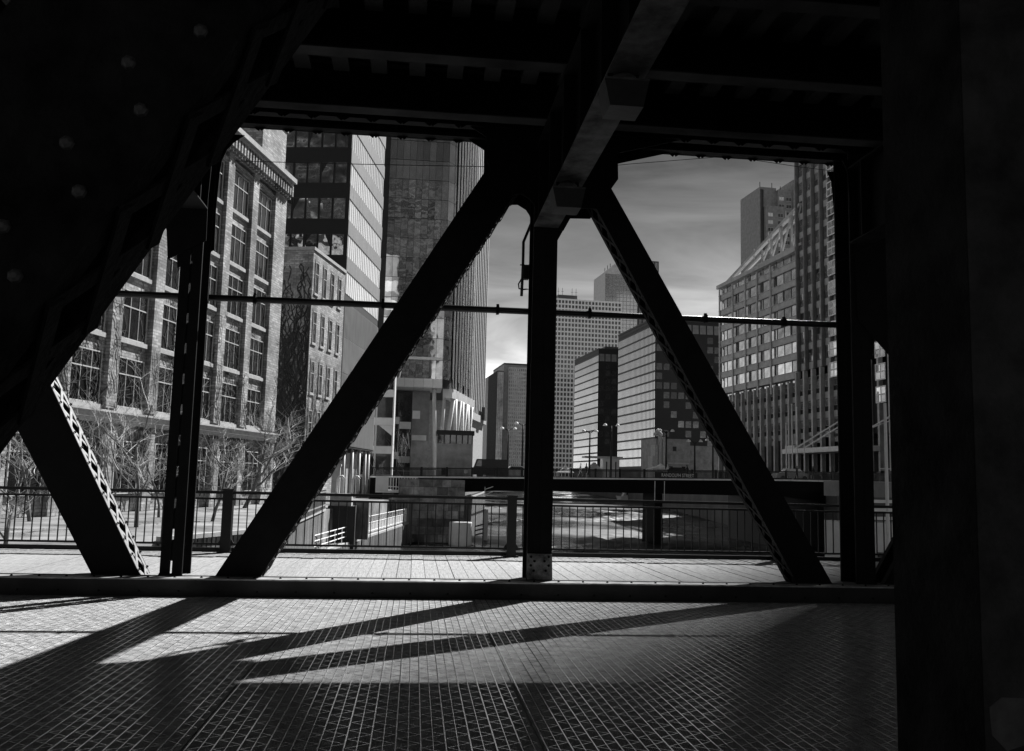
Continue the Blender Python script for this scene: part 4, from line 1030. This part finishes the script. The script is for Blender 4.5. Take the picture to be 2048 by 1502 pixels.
tree('low spreading bare tree between left truss post and railing post', (-10.0,47.0,-.8), 5.6, 1.0, 5, 4, (.15,0), .09, first=.15)
tree('wide bare tree with fan of lit branches beside the long truss diagonal', (-11.9,66,-.8), 9.6, 1.1, 23, 4, (.3,-.1), .17, first=.3)
tree('tangled bare bush behind the railing at far left', (-12.6,30.0,-.8), 4.6, 1.0, 8, 4, (.1,0), .07, first=.1)
tree('thin bare tree at far left against the brick wall', (-17.5,44.0,-.8), 7.5, .9, 31, 4, (.1,0), .09, first=.2)
tree('small bare tree in front of the left post', (-13.4,50,-.8), 5.6, 1.1, 44, 4, (0,0), .08, first=.15)
tree('slender young street tree before the low pale wing, left one', (-5.2,124,1.5), 8.0, .22, 3, 3, (0,0), .06, 'young street trees by the tower', first=.2)
tree('slender young street tree before the lobby, right one', (-1.4,126,1.5), 8.6, .22, 4, 3, (0,0), .06, 'young street trees by the tower', first=.2)

# ------------------------------------------------------------------ people on the far bridge
def person(label, loc, face, stride, mname):
    v = [(0,0,.93),(0,0,1.15),(0,.01,1.38),(0,.01,1.50),(0,.03,1.60),(0,.03,1.74),
         (.09,0,.88),(.10,stride*.22,.48),(.10,stride*.25-.06*abs(stride),.07),(.10,stride*.25+.12,.03),
         (-.09,0,.88),(-.10,-stride*.16,.48),(-.10,-stride*.36,.09),(-.10,-stride*.36+.12,.03),
         (.19,0,1.36),(.24,-stride*.14,1.10),(.25,-stride*.08+.05,.86),
         (-.19,0,1.36),(-.24,stride*.16,1.10),(-.25,stride*.18+.06,.88)]
    e = [(0,1),(1,2),(2,3),(3,4),(4,5),(0,6),(6,7),(7,8),(8,9),(0,10),(10,11),(11,12),(12,13),(2,14),(14,15),(15,16),(2,17),(17,18),(18,19)]
    rad = [.15,.15,.17,.065,.10,.085,.10,.07,.05,.045,.10,.07,.05,.045,.075,.052,.04,.075,.052,.04]
    me_ = bpy.data.meshes.new('person'); me_.from_pydata(v, e, []); o = bpy.data.objects.new('person', me_); COL.objects.link(o)
    sk = o.modifiers.new('skin', 'SKIN')
    for i, sv in enumerate(me_.skin_vertices[0].data): sv.radius = (rad[i], rad[i]*.8); sv.use_root = (i == 0)
    o.modifiers.new('sub', 'SUBSURF').levels = 1; o.modifiers['sub'].render_levels = 1
    me_.materials.append(MATS[mname]); o.location = loc; o.rotation_euler = (0,0,face)
    bpy.context.view_layer.update()
    m2 = bpy.data.meshes.new_from_object(o.evaluated_get(bpy.context.evaluated_depsgraph_get())); o.modifiers.clear(); o.data = m2
    m2.materials.clear(); m2.materials.append(MATS[mname])
    for p_ in m2.polygons: p_.use_smooth = True
    return tag(o, label, 'person', 'people on the far bridge')
def zdk(x): return zd(x)+.06
for x, y, f, s, mn, lab in ((19.4,104.7,R(-90),1,'cloth_light','person in light top walking on far bridge, left of a couple'),(20.1,104.75,R(-90),-1,'cloth_dark','person in dark clothes walking on far bridge, right of a couple'),
    (30.2,105.4,R(90),.6,'cloth_light','person in light top behind the name board, left one'),(32.6,105.4,R(90),-.8,'cloth_dark','person in dark clothes behind the name board, right one'),
    (45.0,105.3,R(90),.9,'cloth_light','person in light clothes at right end of far bridge, leftmost of three'),(46.3,105.3,R(-90),.5,'cloth_dark','person in dark clothes at right end of far bridge, middle of three'),(48.4,105.4,R(90),-.7,'cloth_dark','person in dark clothes at right end of far bridge, rightmost of three')):
    # they stand on the raised footway beside the railing
    person(lab, (x, y+.6 if y > 105 else y-.0+.25, zdk(x)-.02 if y > 105 else zdk(x)), f, s, mn)
fw = MB()
for i in range(N): fw.prism_xz([(xs[i],zd(xs[i])-.019),(xs[i+1],zd(xs[i+1])-.019),(xs[i+1],zd(xs[i+1])+.04),(xs[i],zd(xs[i])+.04)], YB+.56, YB+3.2)
fw.build('footway', 'concrete', rbx)
# ------------------------------------------------------------------ vehicles
def car(label, x, y, z, length, h, body, van=False):
    t = thing('parked_car' if not van else 'truck', label, 'car' if not van else 'truck', (x, y, z)); L = length/2
    prof = [(-L,.35),(-L,.8),(-L*.93,.95),(-L*.55,1.0),(-L*.3,h),(L*.35,h),(L*.62,1.02),(L*.95,.9),(L,.75),(L,.35)] if not van else [(-L,.4),(-L,h*.55),(-L*.95,h*.6),(-L*.8,h),(L,h),(L,.4)]
    m_ = MB().prism_xz(prof, -.85, .85); m_.build('body', body, t, False)
    if not van:
        for y_ in (-.856, .853): MB().prism_xz([(-L*.47,1.03),(-L*.27,h-.08),(L*.32,h-.08),(L*.55,1.03)], y_, y_+.004).build('side_window', 'glass_dark', t, False)
    else: MB().prism_xz([(-L*.9,h*.62),(-L*.76,h-.15),(-L*.55,h-.15),(-L*.55,h*.62)], -.856, -.851).build('side_window', 'glass_dark', t, False)
    for xw in (-L*.62, L*.62):
        for y_ in (-.87, .67):
            wl_ = MB().lathe([(.33,0),(.33,.2)], 14).build('wheel', 'rubber', t, False); wl_.location = (xw, y_, .33); wl_.rotation_euler = (-math.pi/2,0,0)
car('pale car on the far bridge below the white canopy', 48.2, 112, 2.35, 4.6, 1.55, 'white_paint')
car('dark truck beside the concrete bridge keeper house', 9.2, 110, 1.75, 4.2, 2.3, 'near_black', True)
car('grey car on the far bridge left of the middle truss post', 12.6, 113, 1.85, 4.4, 1.5, 'grey_clad')
car('dark car on the far bridge behind the name board', 33.0, 113, 2.1, 4.6, 1.6, 'near_black')
# ------------------------------------------------------------------ boat, tents and kiosk beyond
bo = thing('tour_boat', 'small white tour boat moored under the far bridge', 'boat', (90.5, 372, WZ), R(4))
MB().add([(-5,-1.6,0),(4.5,-1.6,0),(4.5,1.6,0),(-5,1.6,0),(-6.2,0,0),(-5,-1.9,1.5),(4.7,-1.9,1.3),(4.7,1.9,1.3),(-5,1.9,1.5),(-6.8,0,1.7)], [(0,1,2,3),(0,3,4),(0,5,6,1),(1,6,7,2),(2,7,8,3),(3,8,9,4),(4,9,5,0),(5,9,8),(5,8,7,6)]).build('hull', 'white_paint', bo, False)
MB().prism_xz([(-4,1.5),(4.4,1.35),(4.4,3.4),(-3.2,3.4)], -1.5, 1.5).build('cabin', 'white_panel', bo, False)
for k in range(5): B(-2.7+1.4*k, -1.6+1.4*k, -1.54, -1.501, 2.1, 3.1).build('window', 'glass_dark', bo, False)
MB().box(-3.6, 4.6, -1.7, 1.7, 3.401, 3.6).build('roof', 'white_paint', bo, False)
def tent(label, px, py, Y, w_, h_, fl=1.2):
    p = at_y(px, py, Y); t = thing('market_tent', label, 'tent', (p.x, Y, fl))
    b_ = p.z-fl-h_
    MB().add([(-w_,-w_,b_),(w_,-w_,b_),(w_,w_,b_),(-w_,w_,b_),(-w_*.3,-w_*.3,b_+h_*.5),(w_*.3,-w_*.3,b_+h_*.5),(w_*.3,w_*.3,b_+h_*.5),(-w_*.3,w_*.3,b_+h_*.5),(0,0,b_+h_)], [(0,1,5,4),(1,2,6,5),(2,3,7,6),(3,0,4,7),(4,5,8),(5,6,8),(6,7,8),(7,4,8),(3,2,1,0)]).build('roof', 'white_paint', t, False)
    for sx in (-1,1):
        for sy in (-1,1): MB().tube([(sx*w_*.95,sy*w_*.95,0),(sx*w_*.95,sy*w_*.95,b_)], .06, 5).build('leg', 'white_panel', t, False)
tent('small white peaked tent right of the middle truss post', 1131, 928, 170, 1.5, 1.6)
tent('white flat canopy left of the stone building', 1321, 927, 165, 2.2, 1.0)
kk = thing('kiosk', 'grey kiosk with white wall beside the tallest lamp post', 'kiosk', (40, 190, 1.2))
B(0, 3.5, 0, 3, 0, 5.5).build('wall', 'white_panel', kk, False); MB().prism_xz([(-3.4,3.0),(-1.7,4.6),(-.1,3.0)], .2, 2.6).build('gable', 'grey_clad', kk, False); B(-3.3,-.2,.3,2.5,0,2.99).build('shed', 'mid_clad', kk, False); MB().box(-4, 4.2, -.3, 3.2, 5.501, 5.9).build('roof', 'grey_clad', kk, False)
for x in (.6, 1.6, 2.6): B(x, x+.3, -.03, -.001, 1, 4.8).build('panel', 'dark_clad', kk, False)

# ================================================================== unseen blocks added behind the camera to cut sky light, bounce sun and fill reflections
def block(label, x, y, w_, d_, h_, steps=(), mw='dark_clad'):
    t = thing('office_tower', label, 'tower', (x, y, 0), R(180)); B(0, w_, .1, d_, 0, h_).build('wall', mw, t, False)
    n = int(h_/4)
    for k in range(n if mw == 'dark_clad' else 0): B(.5, w_-.5, 0, .099, 3+4*k, 5.4+4*k).build('window_band', 'glass_dark', t, False)
    for a, b_, hh in steps: B(a, b_, d_*.2, d_*.8, h_+.01, h_+hh).build('crown', mw, t, False)
block('dark tower behind the viewer facing the glass tower', 6, -60, 24, 30, 122)
block('dark unseen block added behind the viewer at left to cut sky light', -26, -30, 60, 40, 70)
block('pale unseen block added behind the viewer at right to bounce sun', 96, -26, 74, 40, 62, (), 'stone')
block('dark unseen slab added behind the viewer between two towers to cut sky light', 60, -90, 34, 20, 60)
